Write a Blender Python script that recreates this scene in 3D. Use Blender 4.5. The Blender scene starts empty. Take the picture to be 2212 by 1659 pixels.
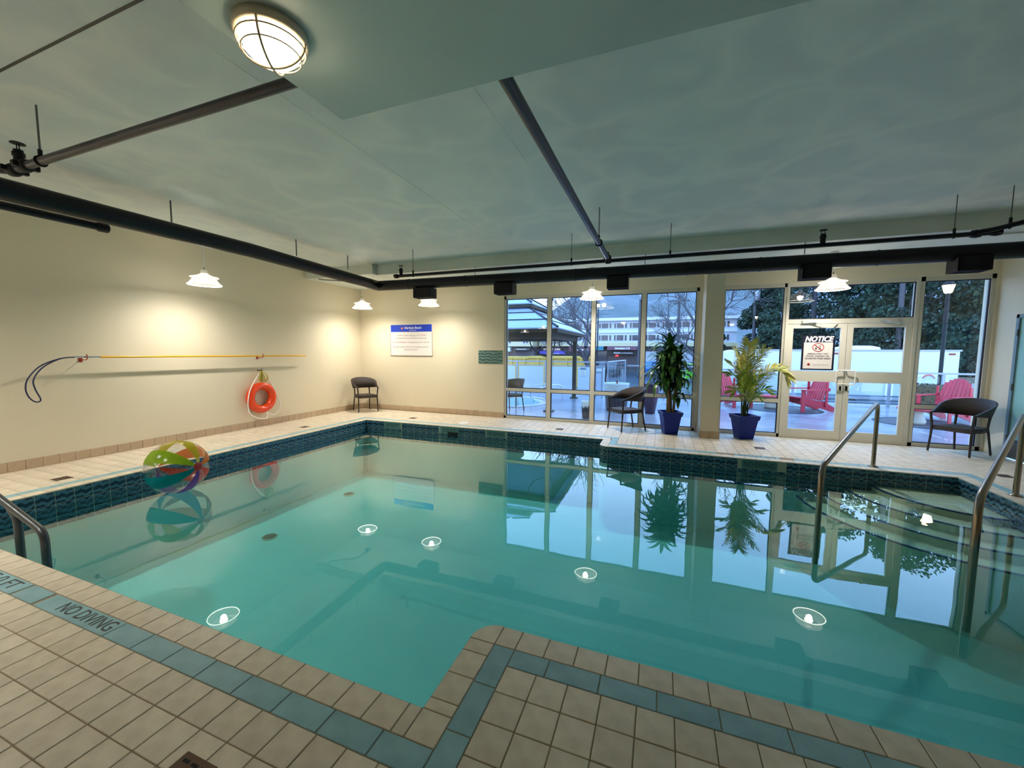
import bpy, math, random
from mathutils import Vector, Matrix, Euler
PI = math.pi
scn = bpy.context.scene
col = scn.collection
rnd = random.Random(7)

# ------------------------------------------------------------------ camera, world, exposure
H = 1.55
F_PX, YAW, PITCH, ROLL = 853.32, 0.35968, -0.08191, 0.00617
cy_, sy_, cp_, sp_, cr_, sr_ = math.cos(YAW), math.sin(YAW), math.cos(PITCH), math.sin(PITCH), math.cos(ROLL), math.sin(ROLL)
FWD = Vector((-sy_ * cp_, cy_ * cp_, sp_))
R0 = Vector((cy_, sy_, 0)); U0 = R0.cross(FWD)
RIGHT = R0 * cr_ + U0 * sr_; UP = R0 * -sr_ + U0 * cr_
cam_d = bpy.data.cameras.new('camera'); cam = bpy.data.objects.new('camera', cam_d); col.objects.link(cam)
cam.matrix_world = Matrix(((RIGHT.x, UP.x, -FWD.x, 0), (RIGHT.y, UP.y, -FWD.y, 0), (RIGHT.z, UP.z, -FWD.z, H), (0, 0, 0, 1)))
cam_d.sensor_fit = 'HORIZONTAL'; cam_d.sensor_width = 36; cam_d.lens = F_PX * 36 / 2212; cam_d.clip_start = .05; cam_d.clip_end = 2000
scn.camera = cam
vs = scn.view_settings
vs.view_transform = 'Standard'; vs.look = 'None'; vs.gamma = 1; vs.use_curve_mapping = False; vs.exposure = 1.1
scn.cycles.use_denoising = True
scn.cycles.max_bounces = 8; scn.cycles.diffuse_bounces = 4; scn.cycles.glossy_bounces = 4; scn.cycles.transparent_max_bounces = 20
scn.cycles.use_adaptive_sampling = True; scn.cycles.adaptive_threshold = .035
scn.cycles.caustics_reflective = True; scn.cycles.caustics_refractive = False; scn.cycles.sample_clamp_indirect = 6
SKY = 2.1
w = bpy.data.worlds.new('dusk_sky'); scn.world = w; w.use_nodes = True
nt = w.node_tree; nt.nodes.clear()
wo = nt.nodes.new('ShaderNodeOutputWorld'); bg = nt.nodes.new('ShaderNodeBackground'); tc = nt.nodes.new('ShaderNodeTexCoord')
sx = nt.nodes.new('ShaderNodeSeparateXYZ'); ra = nt.nodes.new('ShaderNodeValToRGB')
nt.links.new(tc.outputs['Generated'], sx.inputs[0]); nt.links.new(sx.outputs['Z'], ra.inputs[0]); nt.links.new(ra.outputs[0], bg.inputs[0]); nt.links.new(bg.outputs[0], wo.inputs[0])
ra.color_ramp.elements[0].position = 0.0; ra.color_ramp.elements[0].color = (.60, .74, .97, 1)
ra.color_ramp.elements[1].position = .5; ra.color_ramp.elements[1].color = (.26, .53, 1.0, 1)
bg.inputs[1].default_value = SKY
P_PENDANT = 80.0        # watts of each pendant bulb
L_BULK = 5.0           # radiance of each bulkhead globe

# ------------------------------------------------------------------ helpers
def lin(c):
    return tuple(((x / 255) / 12.92 if x / 255 <= .04045 else ((x / 255 + .055) / 1.055) ** 2.4) for x in c)

def mat(name, rgb, rough=.5, metal=0., bump=None, var=None, spec=.5, emit=None, rand=0., coat=0.):
    """rgb in sRGB 0-255. bump=(scale,strength[,stretch]); var=(rgb2,scale,detail[,stretch]); rand = per piece brightness variation"""
    m = bpy.data.materials.new(name); m.use_nodes = True
    t = m.node_tree; b = t.nodes['Principled BSDF']
    b.inputs['Base Color'].default_value = (*lin(rgb), 1); b.inputs['Roughness'].default_value = rough; b.inputs['Metallic'].default_value = metal
    b.inputs['Specular IOR Level'].default_value = spec
    if coat: b.inputs['Coat Weight'].default_value = coat
    N = lambda k: t.nodes.new(k); L = t.links.new
    tco = N('ShaderNodeTexCoord')
    def coords(st):
        if not st: return tco.outputs['Object']
        mp = N('ShaderNodeMapping'); mp.inputs['Scale'].default_value = st; L(tco.outputs['Object'], mp.inputs[0]); return mp.outputs[0]
    src = None
    if var:
        n = N('ShaderNodeTexNoise'); n.inputs['Scale'].default_value = var[1]; n.inputs['Detail'].default_value = var[2]
        L(coords(var[3] if len(var) > 3 else None), n.inputs['Vector'])
        r = N('ShaderNodeValToRGB'); r.color_ramp.elements[0].position = .35; r.color_ramp.elements[1].position = .68
        r.color_ramp.elements[0].color = (*lin(rgb), 1); r.color_ramp.elements[1].color = (*lin(var[0]), 1)
        L(n.outputs['Fac'], r.inputs[0]); src = r.outputs[0]
    if rand:
        oi = N('ShaderNodeObjectInfo'); ge = N('ShaderNodeNewGeometry')
        a = N('ShaderNodeMath'); a.operation = 'ADD'; L(oi.outputs['Random'], a.inputs[0]); L(ge.outputs['Random Per Island'], a.inputs[1])
        fr = N('ShaderNodeMath'); fr.operation = 'FRACT'; L(a.outputs[0], fr.inputs[0])
        mr = N('ShaderNodeMapRange'); mr.inputs['To Min'].default_value = 1 - rand; mr.inputs['To Max'].default_value = 1 + rand; L(fr.outputs[0], mr.inputs[0])
        hs = N('ShaderNodeHueSaturation'); L(mr.outputs[0], hs.inputs['Value'])
        if src: L(src, hs.inputs['Color'])
        else: hs.inputs['Color'].default_value = (*lin(rgb), 1)
        src = hs.outputs[0]
    if src: L(src, b.inputs['Base Color'])
    if bump:
        n = N('ShaderNodeTexNoise'); n.inputs['Scale'].default_value = bump[0]; n.inputs['Detail'].default_value = 3
        L(coords(bump[2] if len(bump) > 2 else None), n.inputs['Vector'])
        bp = N('ShaderNodeBump'); bp.inputs['Strength'].default_value = bump[1]; bp.inputs['Distance'].default_value = .01
        L(n.outputs['Fac'], bp.inputs['Height']); L(bp.outputs[0], b.inputs['Normal'])
    if emit:
        b.inputs['Emission Color'].default_value = (*lin(emit[0]), 1); b.inputs['Emission Strength'].default_value = emit[1]
    return m

def sym_fresnel(t, ior):
    """Fresnel that is the same from both sides of a straight-through sheet"""
    N = lambda k: t.nodes.new(k)
    g = N('ShaderNodeNewGeometry'); mx = N('ShaderNodeMapRange'); mx.inputs['To Min'].default_value = ior; mx.inputs['To Max'].default_value = 1 / ior
    t.links.new(g.outputs['Backfacing'], mx.inputs[0]); f = N('ShaderNodeFresnel'); t.links.new(mx.outputs[0], f.inputs['IOR'])
    return f

def clear(name, tint, ior=1.45, rough=0., gain=1., base=0., bump=None, gtint=(1, 1, 1)):
    m = bpy.data.materials.new(name); m.use_nodes = True; t = m.node_tree; t.nodes.clear(); N = lambda k: t.nodes.new(k); L = t.links.new
    o = N('ShaderNodeOutputMaterial'); mx = N('ShaderNodeMixShader'); tr = N('ShaderNodeBsdfTransparent'); gl = N('ShaderNodeBsdfGlossy')
    tr.inputs[0].default_value = (*tint, 1); gl.inputs['Roughness'].default_value = rough; gl.inputs['Color'].default_value = (*gtint, 1)
    f = sym_fresnel(t, ior); ma = N('ShaderNodeMath'); ma.operation = 'MULTIPLY_ADD'; ma.use_clamp = True
    ma.inputs[1].default_value = gain; ma.inputs[2].default_value = base
    L(f.outputs[0], ma.inputs[0]); L(ma.outputs[0], mx.inputs[0]); L(tr.outputs[0], mx.inputs[1]); L(gl.outputs[0], mx.inputs[2]); L(mx.outputs[0], o.inputs[0])
    if bump:
        tcn = N('ShaderNodeTexCoord'); n = N('ShaderNodeTexNoise'); n.inputs['Scale'].default_value = bump[0]; n.inputs['Detail'].default_value = 1.5
        bp = N('ShaderNodeBump'); bp.inputs['Strength'].default_value = bump[1]; bp.inputs['Distance'].default_value = bump[2]
        L(tcn.outputs['Object'], n.inputs['Vector']); L(n.outputs['Fac'], bp.inputs['Height']); L(bp.outputs[0], gl.inputs['Normal']); L(bp.outputs[0], f.inputs['Normal'])
    return m

class MB:
    def __init__(s): s.v = []; s.f = []; s.sm = []
    def add(s, vs, fs, smooth=False):
        o = len(s.v); s.v += [tuple(p) for p in vs]; s.f += [tuple(i + o for i in f) for f in fs]; s.sm += [smooth] * len(fs); return s
    def box(s, lo, hi, M=None):
        x0, y0, z0 = lo; x1, y1, z1 = hi
        v = [Vector(p) for p in ((x0, y0, z0), (x1, y0, z0), (x1, y1, z0), (x0, y1, z0), (x0, y0, z1), (x1, y0, z1), (x1, y1, z1), (x0, y1, z1))]
        if M: v = [M @ p for p in v]
        return s.add(v, [(0, 3, 2, 1), (4, 5, 6, 7), (0, 1, 5, 4), (1, 2, 6, 5), (2, 3, 7, 6), (3, 0, 4, 7)])
    def cbox(s, lo, hi, c=.004, M=None):
        """box with all edges chamfered"""
        x0, y0, z0 = lo; x1, y1, z1 = hi
        X = (x0, x0 + c, x1 - c, x1); Y = (y0, y0 + c, y1 - c, y1); Z = (z0, z0 + c, z1 - c, z1)
        v = []; ix = {}
        for i in (0, 3):
            for j in (0, 3):
                for k in (0, 3):
                    a = 1 if i == 0 else 2; b = 1 if j == 0 else 2; d = 1 if k == 0 else 2
                    ix[i, j, k] = len(v); v += [(X[i], Y[b], Z[d]), (X[a], Y[j], Z[d]), (X[a], Y[b], Z[k])]
        g = lambda i, j, k, n: ix[i, j, k] + n
        f = []
        for i in (0, 3): q = [g(i, 0, 0, 0), g(i, 3, 0, 0), g(i, 3, 3, 0), g(i, 0, 3, 0)]; f.append(q if i else q[::-1])
        for j in (0, 3): q = [g(0, j, 0, 1), g(3, j, 0, 1), g(3, j, 3, 1), g(0, j, 3, 1)]; f.append(q[::-1] if j else q)
        for k in (0, 3): q = [g(0, 0, k, 2), g(3, 0, k, 2), g(3, 3, k, 2), g(0, 3, k, 2)]; f.append(q if k else q[::-1])
        for a in (0, 3):
            for b in (0, 3):
                sg = (a == 3) == (b == 3)
                q = [g(a, b, 0, 0), g(a, b, 0, 1), g(a, b, 3, 1), g(a, b, 3, 0)]; f.append(q[::-1] if sg == (True) else q)
                q = [g(a, 0, b, 0), g(a, 0, b, 2), g(a, 3, b, 2), g(a, 3, b, 0)]; f.append(q if sg else q[::-1])
                q = [g(0, a, b, 1), g(0, a, b, 2), g(3, a, b, 2), g(3, a, b, 1)]; f.append(q[::-1] if sg else q)
        for a in (0, 3):
            for b in (0, 3):
                for d in (0, 3): f.append([g(a, b, d, 0), g(a, b, d, 1), g(a, b, d, 2)])
        v = [Vector(p) for p in v]
        if M: v = [M @ p for p in v]
        return s.add(v, f)
    def tube(s, pts, r, n=10, closed=False, caps=True, flat=1.):
        pts = [Vector(p) for p in pts]; m = len(pts)
        rs = r if isinstance(r, (list, tuple)) else [r] * m
        T = []
        for i in range(m):
            a = pts[(i - 1) % m] if (closed or i > 0) else pts[i]; b = pts[(i + 1) % m] if (closed or i < m - 1) else pts[i]
            d = b - a; T.append(d.normalized() if d.length > 1e-9 else Vector((0, 0, 1)))
        u = T[0].orthogonal().normalized(); rings = []
        for i in range(m):
            u = (u - T[i] * u.dot(T[i]));
            u = u.normalized() if u.length > 1e-6 else T[i].orthogonal().normalized()
            b = T[i].cross(u)
            rings.append([pts[i] + (u * math.cos(2 * PI * k / n) + b * (math.sin(2 * PI * k / n) * flat)) * rs[i] for k in range(n)])
        v = [p for rg in rings for p in rg]; f = []
        for i in range(m if closed else m - 1):
            j = (i + 1) % m
            for k in range(n): f.append((i * n + k, i * n + (k + 1) % n, j * n + (k + 1) % n, j * n + k))
        s.add(v, f, True)
        if caps and not closed: s.add(rings[0], [tuple(range(n))[::-1]]); s.add(rings[-1], [tuple(range(n))])
        return s
    def lathe(s, prof, n=20, c=(0, 0, 0), smooth=True, M=None):
        v = []; f = []
        for r, z in prof: v += [Vector((c[0] + r * math.cos(2 * PI * k / n), c[1] + r * math.sin(2 * PI * k / n), c[2] + z)) for k in range(n)]
        for i in range(len(prof) - 1):
            for k in range(n): f.append((i * n + k, i * n + (k + 1) % n, (i + 1) * n + (k + 1) % n, (i + 1) * n + k))
        if M: v = [M @ p for p in v]
        return s.add(v, f, smooth)
    def prism(s, poly, z0, z1):
        n = len(poly); v = [(x, y, z0) for x, y in poly] + [(x, y, z1) for x, y in poly]
        return s.add(v, [tuple(range(n))[::-1], tuple(range(n, 2 * n))] + [(i, (i + 1) % n, n + (i + 1) % n, n + i) for i in range(n)])
    def face(s, pts, smooth=False): return s.add(pts, [tuple(range(len(pts)))], smooth)
    def mesh(s, name, m):
        me = bpy.data.meshes.new(name); me.from_pydata(s.v, [], s.f); me.polygons.foreach_set('use_smooth', s.sm); me.update()
        if m: me.materials.append(m)
        return me
    def build(s, name, m, parent=None, loc=None):
        return link(name, s.mesh(name, m), parent, loc)

def link(name, me, parent=None, loc=None, rz=0):
    o = bpy.data.objects.new(name, me); col.objects.link(o)
    if parent: o.parent = parent
    if loc: o.location = loc
    if rz: o.rotation_euler.z = rz
    return o
def tag(o, label=None, cat=None, group=None, kind=None):
    if label: o['label'] = label
    if cat: o['category'] = cat
    if group: o['group'] = group
    if kind: o['kind'] = kind
    return o
def thing(name, label, cat, loc=(0, 0, 0), rz=0, group=None):
    o = bpy.data.objects.new(name, None); col.objects.link(o); o.location = loc; o.rotation_euler.z = rz; o.empty_display_size = .1
    return tag(o, label, cat, group)
def struct(o, label=None): return tag(o, label, None, None, 'structure')
KIDS = {}
def copy_tree(o, loc, rz=None, label=None, parent=None):
    c = o.copy(); col.objects.link(c)
    if parent: c.parent = parent
    if loc is not None: c.location = loc
    if rz is not None: c.rotation_euler.z = rz
    if label: c['label'] = label
    for ch in [x for x in bpy.data.objects if x.parent == o]: copy_tree(ch, None, None, None, c)
    return c
def arc(c, r, a0, a1, n, z=None):
    out = []
    for i in range(n + 1):
        a = math.radians(a0 + (a1 - a0) * i / n); p = (c[0] + r * math.cos(a), c[1] + r * math.sin(a)); out.append(p if z is None else (*p, z))
    return out
def smooth_path(pts, k=6):
    """Catmull-Rom through the points"""
    P = [Vector(p) for p in pts]; P = [P[0] * 2 - P[1]] + P + [P[-1] * 2 - P[-2]]; out = []
    for i in range(1, len(P) - 2):
        for j in range(k):
            t = j / k; a, b, c, d = P[i - 1:i + 3]
            out.append(.5 * ((2 * b) + (c - a) * t + (2 * a - 5 * b + 4 * c - d) * t * t + (3 * b - a - 3 * c + d) * t ** 3))
    return out + [P[-2]]
def fillet(pts, r, k=5):
    """polyline with rounded corners"""
    P = [Vector(p) for p in pts]; out = [P[0]]
    for i in range(1, len(P) - 1):
        a = (P[i - 1] - P[i]); b = (P[i + 1] - P[i]); d = min(r, a.length * .49, b.length * .49)
        p, q = P[i] + a.normalized() * d, P[i] + b.normalized() * d
        for j in range(k + 1): t = j / k; out.append(p * (1 - t) ** 2 + P[i] * 2 * t * (1 - t) + q * t * t)
    return out + [P[-1]]
_txt = {}
def text(name, body, size, m, parent, M, bold=0., shear=0., width=None, align='CENTER', ext=.0006):
    cu = bpy.data.curves.new(name, 'FONT'); cu.body = body; cu.size = size; cu.align_x = align; cu.align_y = 'CENTER'; cu.offset = bold; cu.shear = shear; cu.extrude = ext; cu.resolution_u = 3
    ob = bpy.data.objects.new(name, cu); col.objects.link(ob)
    dg = bpy.context.evaluated_depsgraph_get(); me = bpy.data.meshes.new_from_object(ob.evaluated_get(dg)); bpy.data.objects.remove(ob); bpy.data.curves.remove(cu)
    if width and me.vertices:
        xs = [v.co.x for v in me.vertices]; k = width / (max(xs) - min(xs))
        for v in me.vertices: v.co.x *= k
    me.transform(M); me.materials.clear(); me.materials.append(m)
    return link(name, me, parent)
def facing(x, y, z, ax, ay):
    """matrix that lays flat text (x right, y up) onto the plane spanned by ax and ay at a point"""
    ax = Vector(ax).normalized(); ay = Vector(ay).normalized(); n = ax.cross(ay)
    return Matrix(((ax.x, ay.x, n.x, x), (ax.y, ay.y, n.y, y), (ax.z, ay.z, n.z, z), (0, 0, 0, 1)))
def on_screen(x, y, z, m=0):
    d = Vector((x, y, z - H)); q = d.dot(FWD)
    if q < .1: return False, q
    u = 1106 + F_PX * d.dot(RIGHT) / q; v = 829.5 - F_PX * d.dot(UP) / q
    return (-m < u < 2212 + m and -m < v < 1659 + m), q

# ------------------------------------------------------------------ materials
M = {}
M['wall'] = mat('cream_paint', (222, 211, 184), .55, bump=(90, .06))
M['tile'] = mat('sand_tile', (226, 213, 190), .42, bump=(60, .12), var=((206, 193, 170), 9, 4), rand=.07)
M['band'] = mat('blue_tile', (142, 184, 192), .38, bump=(70, .08), var=((126, 168, 176), 8, 3), rand=.05)
M['grout'] = mat('grout', (150, 134, 106), .9, bump=(120, .2))
M['grout_light'] = mat('pool_grout', (150, 165, 150), .8)
M['base_tile'] = mat('baseboard_tile', (196, 172, 142), .4, rand=.05, var=((182, 160, 130), 8, 3))
M['alu'] = mat('window_frame_paint', (204, 200, 184), .42)
M['alu_light'] = mat('door_frame_paint', (214, 210, 194), .4)
M['gasket'] = mat('black_gasket', (16, 18, 30), .5)
M['duct'] = mat('black_duct_paint', (11, 11, 20), .45, bump=(14, .1), spec=.35)
M['pipe'] = mat('dark_pipe_paint', (38, 37, 46), .4, bump=(60, .1))
M['black'] = mat('black_iron', (10, 10, 15), .55, spec=.35)
M['rod'] = mat('galvanised_rod', (110, 116, 112), .4, metal=.6)
M['steel'] = mat('brushed_stainless', (150, 138, 122), .24, metal=1., bump=(200, .02, (1, 1, .05)))
M['rail_dark'] = mat('grey_grab_rail', (78, 82, 84), .35, metal=.6)
M['chrome'] = mat('chrome', (200, 205, 215), .12, metal=1.)
M['white'] = mat('white_paint', (235, 235, 230), .45)
M['shade_metal'] = mat('pale_lamp_metal', (205, 200, 190), .4, emit=((255, 240, 215), .12))
M['glass'] = clear('window_glass', (.93, .95, .96), 1.5)
M['film'] = clear('clear_vinyl', (.90, .91, .92), 1.5, .04, 1.3, .03)
M['teal'] = mat('teal_door_paint', (146, 200, 196), .45)
M['teal_frame'] = mat('slate_door_frame', (112, 138, 150), .45)
M['kick'] = mat('dark_kick_plate', (70, 68, 62), .45)
M['plaster'] = mat('pool_plaster', (196, 226, 218), .6, var=((186, 218, 212), 1.2, 2))
M['navy'] = mat('navy_step_tile', (22, 44, 110), .3)
M['step'] = mat('step_plaster', (214, 214, 186), .6)
M['sign_plate'] = mat('depth_sign_tile', (74, 122, 120), .3)
M['ink'] = mat('black_lettering', (24, 34, 34), .5)
M['ink_tile'] = mat('dark_tile_lettering', (52, 56, 54), .5)
M['wicker'] = mat('dark_wicker', (58, 48, 42), .5, bump=(260, .5), var=((40, 32, 28), 120, 2))
M['wicker_tan'] = mat('weathered_wicker', (104, 82, 58), .55, bump=(200, .5))
M['pot_blue'] = mat('cobalt_plastic', (4, 36, 132), .4, spec=.3)
M['soil'] = mat('potting_soil', (44, 34, 26), .9, bump=(60, .6))
M['leaf'] = mat('dracaena_leaf', (30, 70, 26), .32, var=((70, 112, 36), 5, 2), rand=.25)
M['cane'] = mat('dracaena_cane', (138, 108, 64), .7, bump=(40, .4))
M['frond'] = mat('palm_frond', (176, 180, 70), .45, var=((226, 212, 128), 7, 2), rand=.2)
M['frond_green'] = mat('green_palm_frond', (142, 178, 62), .45, var=((186, 200, 92), 6, 2), rand=.2)
M['pstem'] = mat('palm_stem', (74, 92, 40), .5)
M['orange'] = mat('orange_vinyl', (235, 70, 18), .22, spec=.6)
M['rope_w'] = mat('white_rope', (244, 240, 230), .8)
M['rope_y'] = mat('yellow_rope', (186, 168, 70), .8)
M['yellow'] = mat('yellow_pole_paint', (226, 172, 32), .35)
M['hookblue'] = mat('dark_blue_hook', (52, 58, 92), .35, metal=.4)
M['red_brk'] = mat('red_bracket', (150, 40, 30), .45)
M['sign_white'] = mat('sign_white', (226, 220, 214), .4)
M['sign_blue'] = mat('sign_blue', (14, 62, 190), .35)
M['sign_dark'] = mat('sign_navy', (20, 22, 44), .4)
M['ink_grey'] = mat('grey_print', (150, 140, 130), .6)
M['ink_dgrey'] = mat('dark_grey_print', (112, 106, 106), .6)
M['ink_red'] = mat('red_print', (208, 92, 88), .6)
M['ink_white'] = mat('white_print', (235, 235, 240), .5)
M['ink_orange'] = mat('orange_print', (226, 120, 70), .5)
M['drain'] = mat('bronze_drain', (92, 66, 44), .5, metal=.3)
M['drain_dark'] = mat('drain_slot', (12, 12, 12), .8)

def wave_mat(name='wave_tile_glaze', c0=(14, 42, 62), c1=(64, 110, 130)):
    m = bpy.data.materials.new(name); m.use_nodes = True; t = m.node_tree; b = t.nodes['Principled BSDF']; N = lambda k: t.nodes.new(k); L = t.links.new
    tcn = N('ShaderNodeTexCoord'); mp = N('ShaderNodeMapping'); mp.inputs['Scale'].default_value = (6, 6, 30)
    n = N('ShaderNodeTexNoise'); n.inputs['Scale'].default_value = 2.2; n.inputs['Detail'].default_value = 2; L(tcn.outputs['Object'], mp.inputs[0]); 
    L(mp.outputs[0], n.inputs['Vector'])
    wv = N('ShaderNodeTexWave'); wv.bands_direction = 'Z'; wv.inputs['Scale'].default_value = 4.6; wv.inputs['Distortion'].default_value = 5; wv.inputs['Detail'].default_value = 1; wv.inputs['Detail Scale'].default_value = 1.2
    mp2 = N('ShaderNodeMapping'); mp2.inputs['Scale'].default_value = (4., 4., 1.); L(tcn.outputs['Object'], mp2.inputs[0]); L(mp2.outputs[0], wv.inputs['Vector'])
    r = N('ShaderNodeValToRGB'); r.color_ramp.elements[0].position = .25; r.color_ramp.elements[0].color = (*lin(c0), 1); r.color_ramp.elements[1].position = .8; r.color_ramp.elements[1].color = (*lin(c1), 1)
    L(wv.outputs['Fac'], r.inputs[0]); L(r.outputs[0], b.inputs['Base Color']); b.inputs['Roughness'].default_value = .25
    bp = N('ShaderNodeBump'); bp.inputs['Strength'].default_value = .5; bp.inputs['Distance'].default_value = .006; L(wv.outputs['Fac'], bp.inputs['Height']); L(bp.outputs[0], b.inputs['Normal'])
    return m
M['wave'] = wave_mat()
M['sea'] = wave_mat('sea_tile_glaze', (62, 96, 92), (122, 154, 144))

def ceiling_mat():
    m = bpy.data.materials.new('skimmed_ceiling_light_veins'); m.use_nodes = True; t = m.node_tree; b = t.nodes['Principled BSDF']; N = lambda k: t.nodes.new(k); L = t.links.new
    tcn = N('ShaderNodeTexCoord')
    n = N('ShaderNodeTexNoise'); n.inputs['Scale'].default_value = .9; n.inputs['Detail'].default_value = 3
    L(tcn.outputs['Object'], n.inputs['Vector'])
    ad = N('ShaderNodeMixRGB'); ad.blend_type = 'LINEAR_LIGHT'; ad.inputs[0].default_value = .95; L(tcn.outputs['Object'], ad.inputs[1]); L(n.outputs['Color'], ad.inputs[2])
    v = N('ShaderNodeTexVoronoi'); v.feature = 'DISTANCE_TO_EDGE'; v.inputs['Scale'].default_value = 1.05; L(ad.outputs[0], v.inputs['Vector'])  # pale veins: light rippling off the pool, painted into the ceiling colour
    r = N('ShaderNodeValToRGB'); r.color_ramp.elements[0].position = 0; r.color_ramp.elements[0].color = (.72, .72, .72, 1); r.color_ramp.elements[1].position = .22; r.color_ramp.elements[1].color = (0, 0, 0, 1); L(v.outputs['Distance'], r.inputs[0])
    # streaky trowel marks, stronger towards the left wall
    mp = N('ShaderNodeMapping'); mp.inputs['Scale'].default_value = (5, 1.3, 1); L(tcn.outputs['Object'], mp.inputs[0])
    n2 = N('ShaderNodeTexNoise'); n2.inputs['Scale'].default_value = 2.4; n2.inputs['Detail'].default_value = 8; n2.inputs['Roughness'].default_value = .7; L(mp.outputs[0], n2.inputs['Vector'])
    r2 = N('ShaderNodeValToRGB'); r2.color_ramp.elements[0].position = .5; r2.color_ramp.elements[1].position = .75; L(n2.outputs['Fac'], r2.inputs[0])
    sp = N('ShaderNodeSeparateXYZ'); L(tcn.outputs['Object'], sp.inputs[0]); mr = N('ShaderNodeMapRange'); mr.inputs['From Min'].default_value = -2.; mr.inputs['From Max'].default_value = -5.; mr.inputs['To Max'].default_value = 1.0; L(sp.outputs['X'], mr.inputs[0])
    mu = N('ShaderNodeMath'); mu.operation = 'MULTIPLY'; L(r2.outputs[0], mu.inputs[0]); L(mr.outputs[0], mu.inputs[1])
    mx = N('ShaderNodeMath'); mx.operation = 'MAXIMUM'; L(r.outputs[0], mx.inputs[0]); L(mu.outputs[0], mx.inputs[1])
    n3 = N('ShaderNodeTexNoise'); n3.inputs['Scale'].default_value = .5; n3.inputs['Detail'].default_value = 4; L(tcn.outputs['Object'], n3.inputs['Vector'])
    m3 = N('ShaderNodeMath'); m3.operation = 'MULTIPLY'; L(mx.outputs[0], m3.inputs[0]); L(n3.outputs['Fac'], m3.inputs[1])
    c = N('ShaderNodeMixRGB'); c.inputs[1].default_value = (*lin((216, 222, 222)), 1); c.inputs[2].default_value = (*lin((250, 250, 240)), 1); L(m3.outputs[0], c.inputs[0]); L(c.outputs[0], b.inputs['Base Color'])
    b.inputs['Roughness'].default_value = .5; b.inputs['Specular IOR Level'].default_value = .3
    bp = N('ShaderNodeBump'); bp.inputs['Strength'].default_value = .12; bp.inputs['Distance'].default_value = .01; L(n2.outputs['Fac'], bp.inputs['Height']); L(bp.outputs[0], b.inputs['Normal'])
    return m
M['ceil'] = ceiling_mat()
M['soffit'] = mat('soffit_paint', (184, 200, 202), .42, var=((196, 212, 210), .8, 3), bump=(3, .1))
M['beam'] = mat('beam_paint', (214, 218, 208), .6, var=((230, 232, 222), 1.6, 5), bump=(20, .15))

# ------------------------------------------------------------------ pool outline and room
XL, XR, YN, YF = -7.6, 4.9, -6.2, 8.58
PX0, PX1, PYN, PYR, PXV, PYF, PYS, PXS = -6.174, 3.571, 1.368, 1.968, -.92, 7.097, 6.562, -.92
CW, BW, TP, BL, G = .143, .115, .1535, .2535, .005
RC = .143
near_arc = arc((PXV + RC, PYR - RC), RC, 180, 90, 6)      # deck corner that juts into the pool
far_arc = arc((PXS + RC, PYS + RC), RC, 270, 180, 6)
outline = [(PX0, PYN), (PXV, PYN)] + near_arc + [(PX1, PYR), (PX1, PYS)] + far_arc + [(PXS, PYF), (PX0, PYF)]

fl = MB()
zs = -.004
fl.face([(XL, YN, zs), (XR, YN, zs), (XR, PYR, zs)] + [(x, y, zs) for x, y in near_arc[::-1]] + [(PXV, PYN, zs), (XL, PYN, zs)])
fl.face([(XL, PYN, zs), (PX0, PYN, zs), (PX0, PYF, zs), (XL, PYF, zs)])
fl.face([(PX1, PYR, zs), (XR, PYR, zs), (XR, PYS, zs), (PX1, PYS, zs)])
fl.face([(XL, PYF, zs), (PXS, PYF, zs)] + [(x, y, zs) for x, y in far_arc[::-1]] + [(XR, PYS, zs), (XR, YF, zs), (XL, YF, zs)])
floor = struct(fl.build('floor', M['grout']))

_tiles = {}
def tile_mesh(wd, dp, m, kind):
    k = (round(wd, 4), round(dp, 4), kind)
    if k not in _tiles: _tiles[k] = MB().cbox((-wd / 2 + G / 2, -dp / 2 + G / 2, -.012), (wd / 2 - G / 2, dp / 2 - G / 2, 0), .0022).mesh(kind, m)
    return _tiles[k]
# --- deck fields
cells = []
def field(x0, x1, y0, y1, px, py):
    i0 = math.floor((x0 - px) / TP) - 1; i1 = math.ceil((x1 - px) / TP) + 1; j0 = math.floor((y0 - py) / TP) - 1; j1 = math.ceil((y1 - py) / TP) + 1
    for i in range(i0, i1):
        for j in range(j0, j1):
            a, b = max(x0, px + i * TP), min(x1, px + (i + 1) * TP); c, d = max(y0, py + j * TP), min(y1, py + (j + 1) * TP)
            if b - a > .03 and d - c > .03: cells.append((a, b, c, d))
yb0L = PYN - CW - BW; yb0R = PYR - CW - BW
field(XL, PXV + CW + BW, -1.2, yb0L, -2.786, yb0L)
field(PXV + CW + BW, XR, -1.2, yb0R, PXV + CW + BW, yb0R)
field(XL, PX0 - CW - BW, yb0L, PYF + CW + BW, PX0 - CW - BW, yb0L)
field(XL, PXS + CW + BW, PYF + CW + BW, 8.52, PX0, PYF + CW + BW)
field(PXS + CW + BW, XR, PYS + CW + BW, 8.5, PXS + CW + BW, PYS + CW + BW)
field(PX1 + CW + BW, XR, yb0R, PYS + CW + BW, PX1 + CW + BW, yb0R)
def rank(c):
    x, y = (c[0] + c[1]) / 2, (c[2] + c[3]) / 2; ok, q = on_screen(x, y, 0, 60); d = math.sqrt(x * x + y * y + H * H)
    return -(c[1] - c[0]) * (c[3] - c[2]) * H / (d * max(q, .1) ** 2) if ok else 1.
cells.sort(key=rank)
rest = MB()
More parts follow.
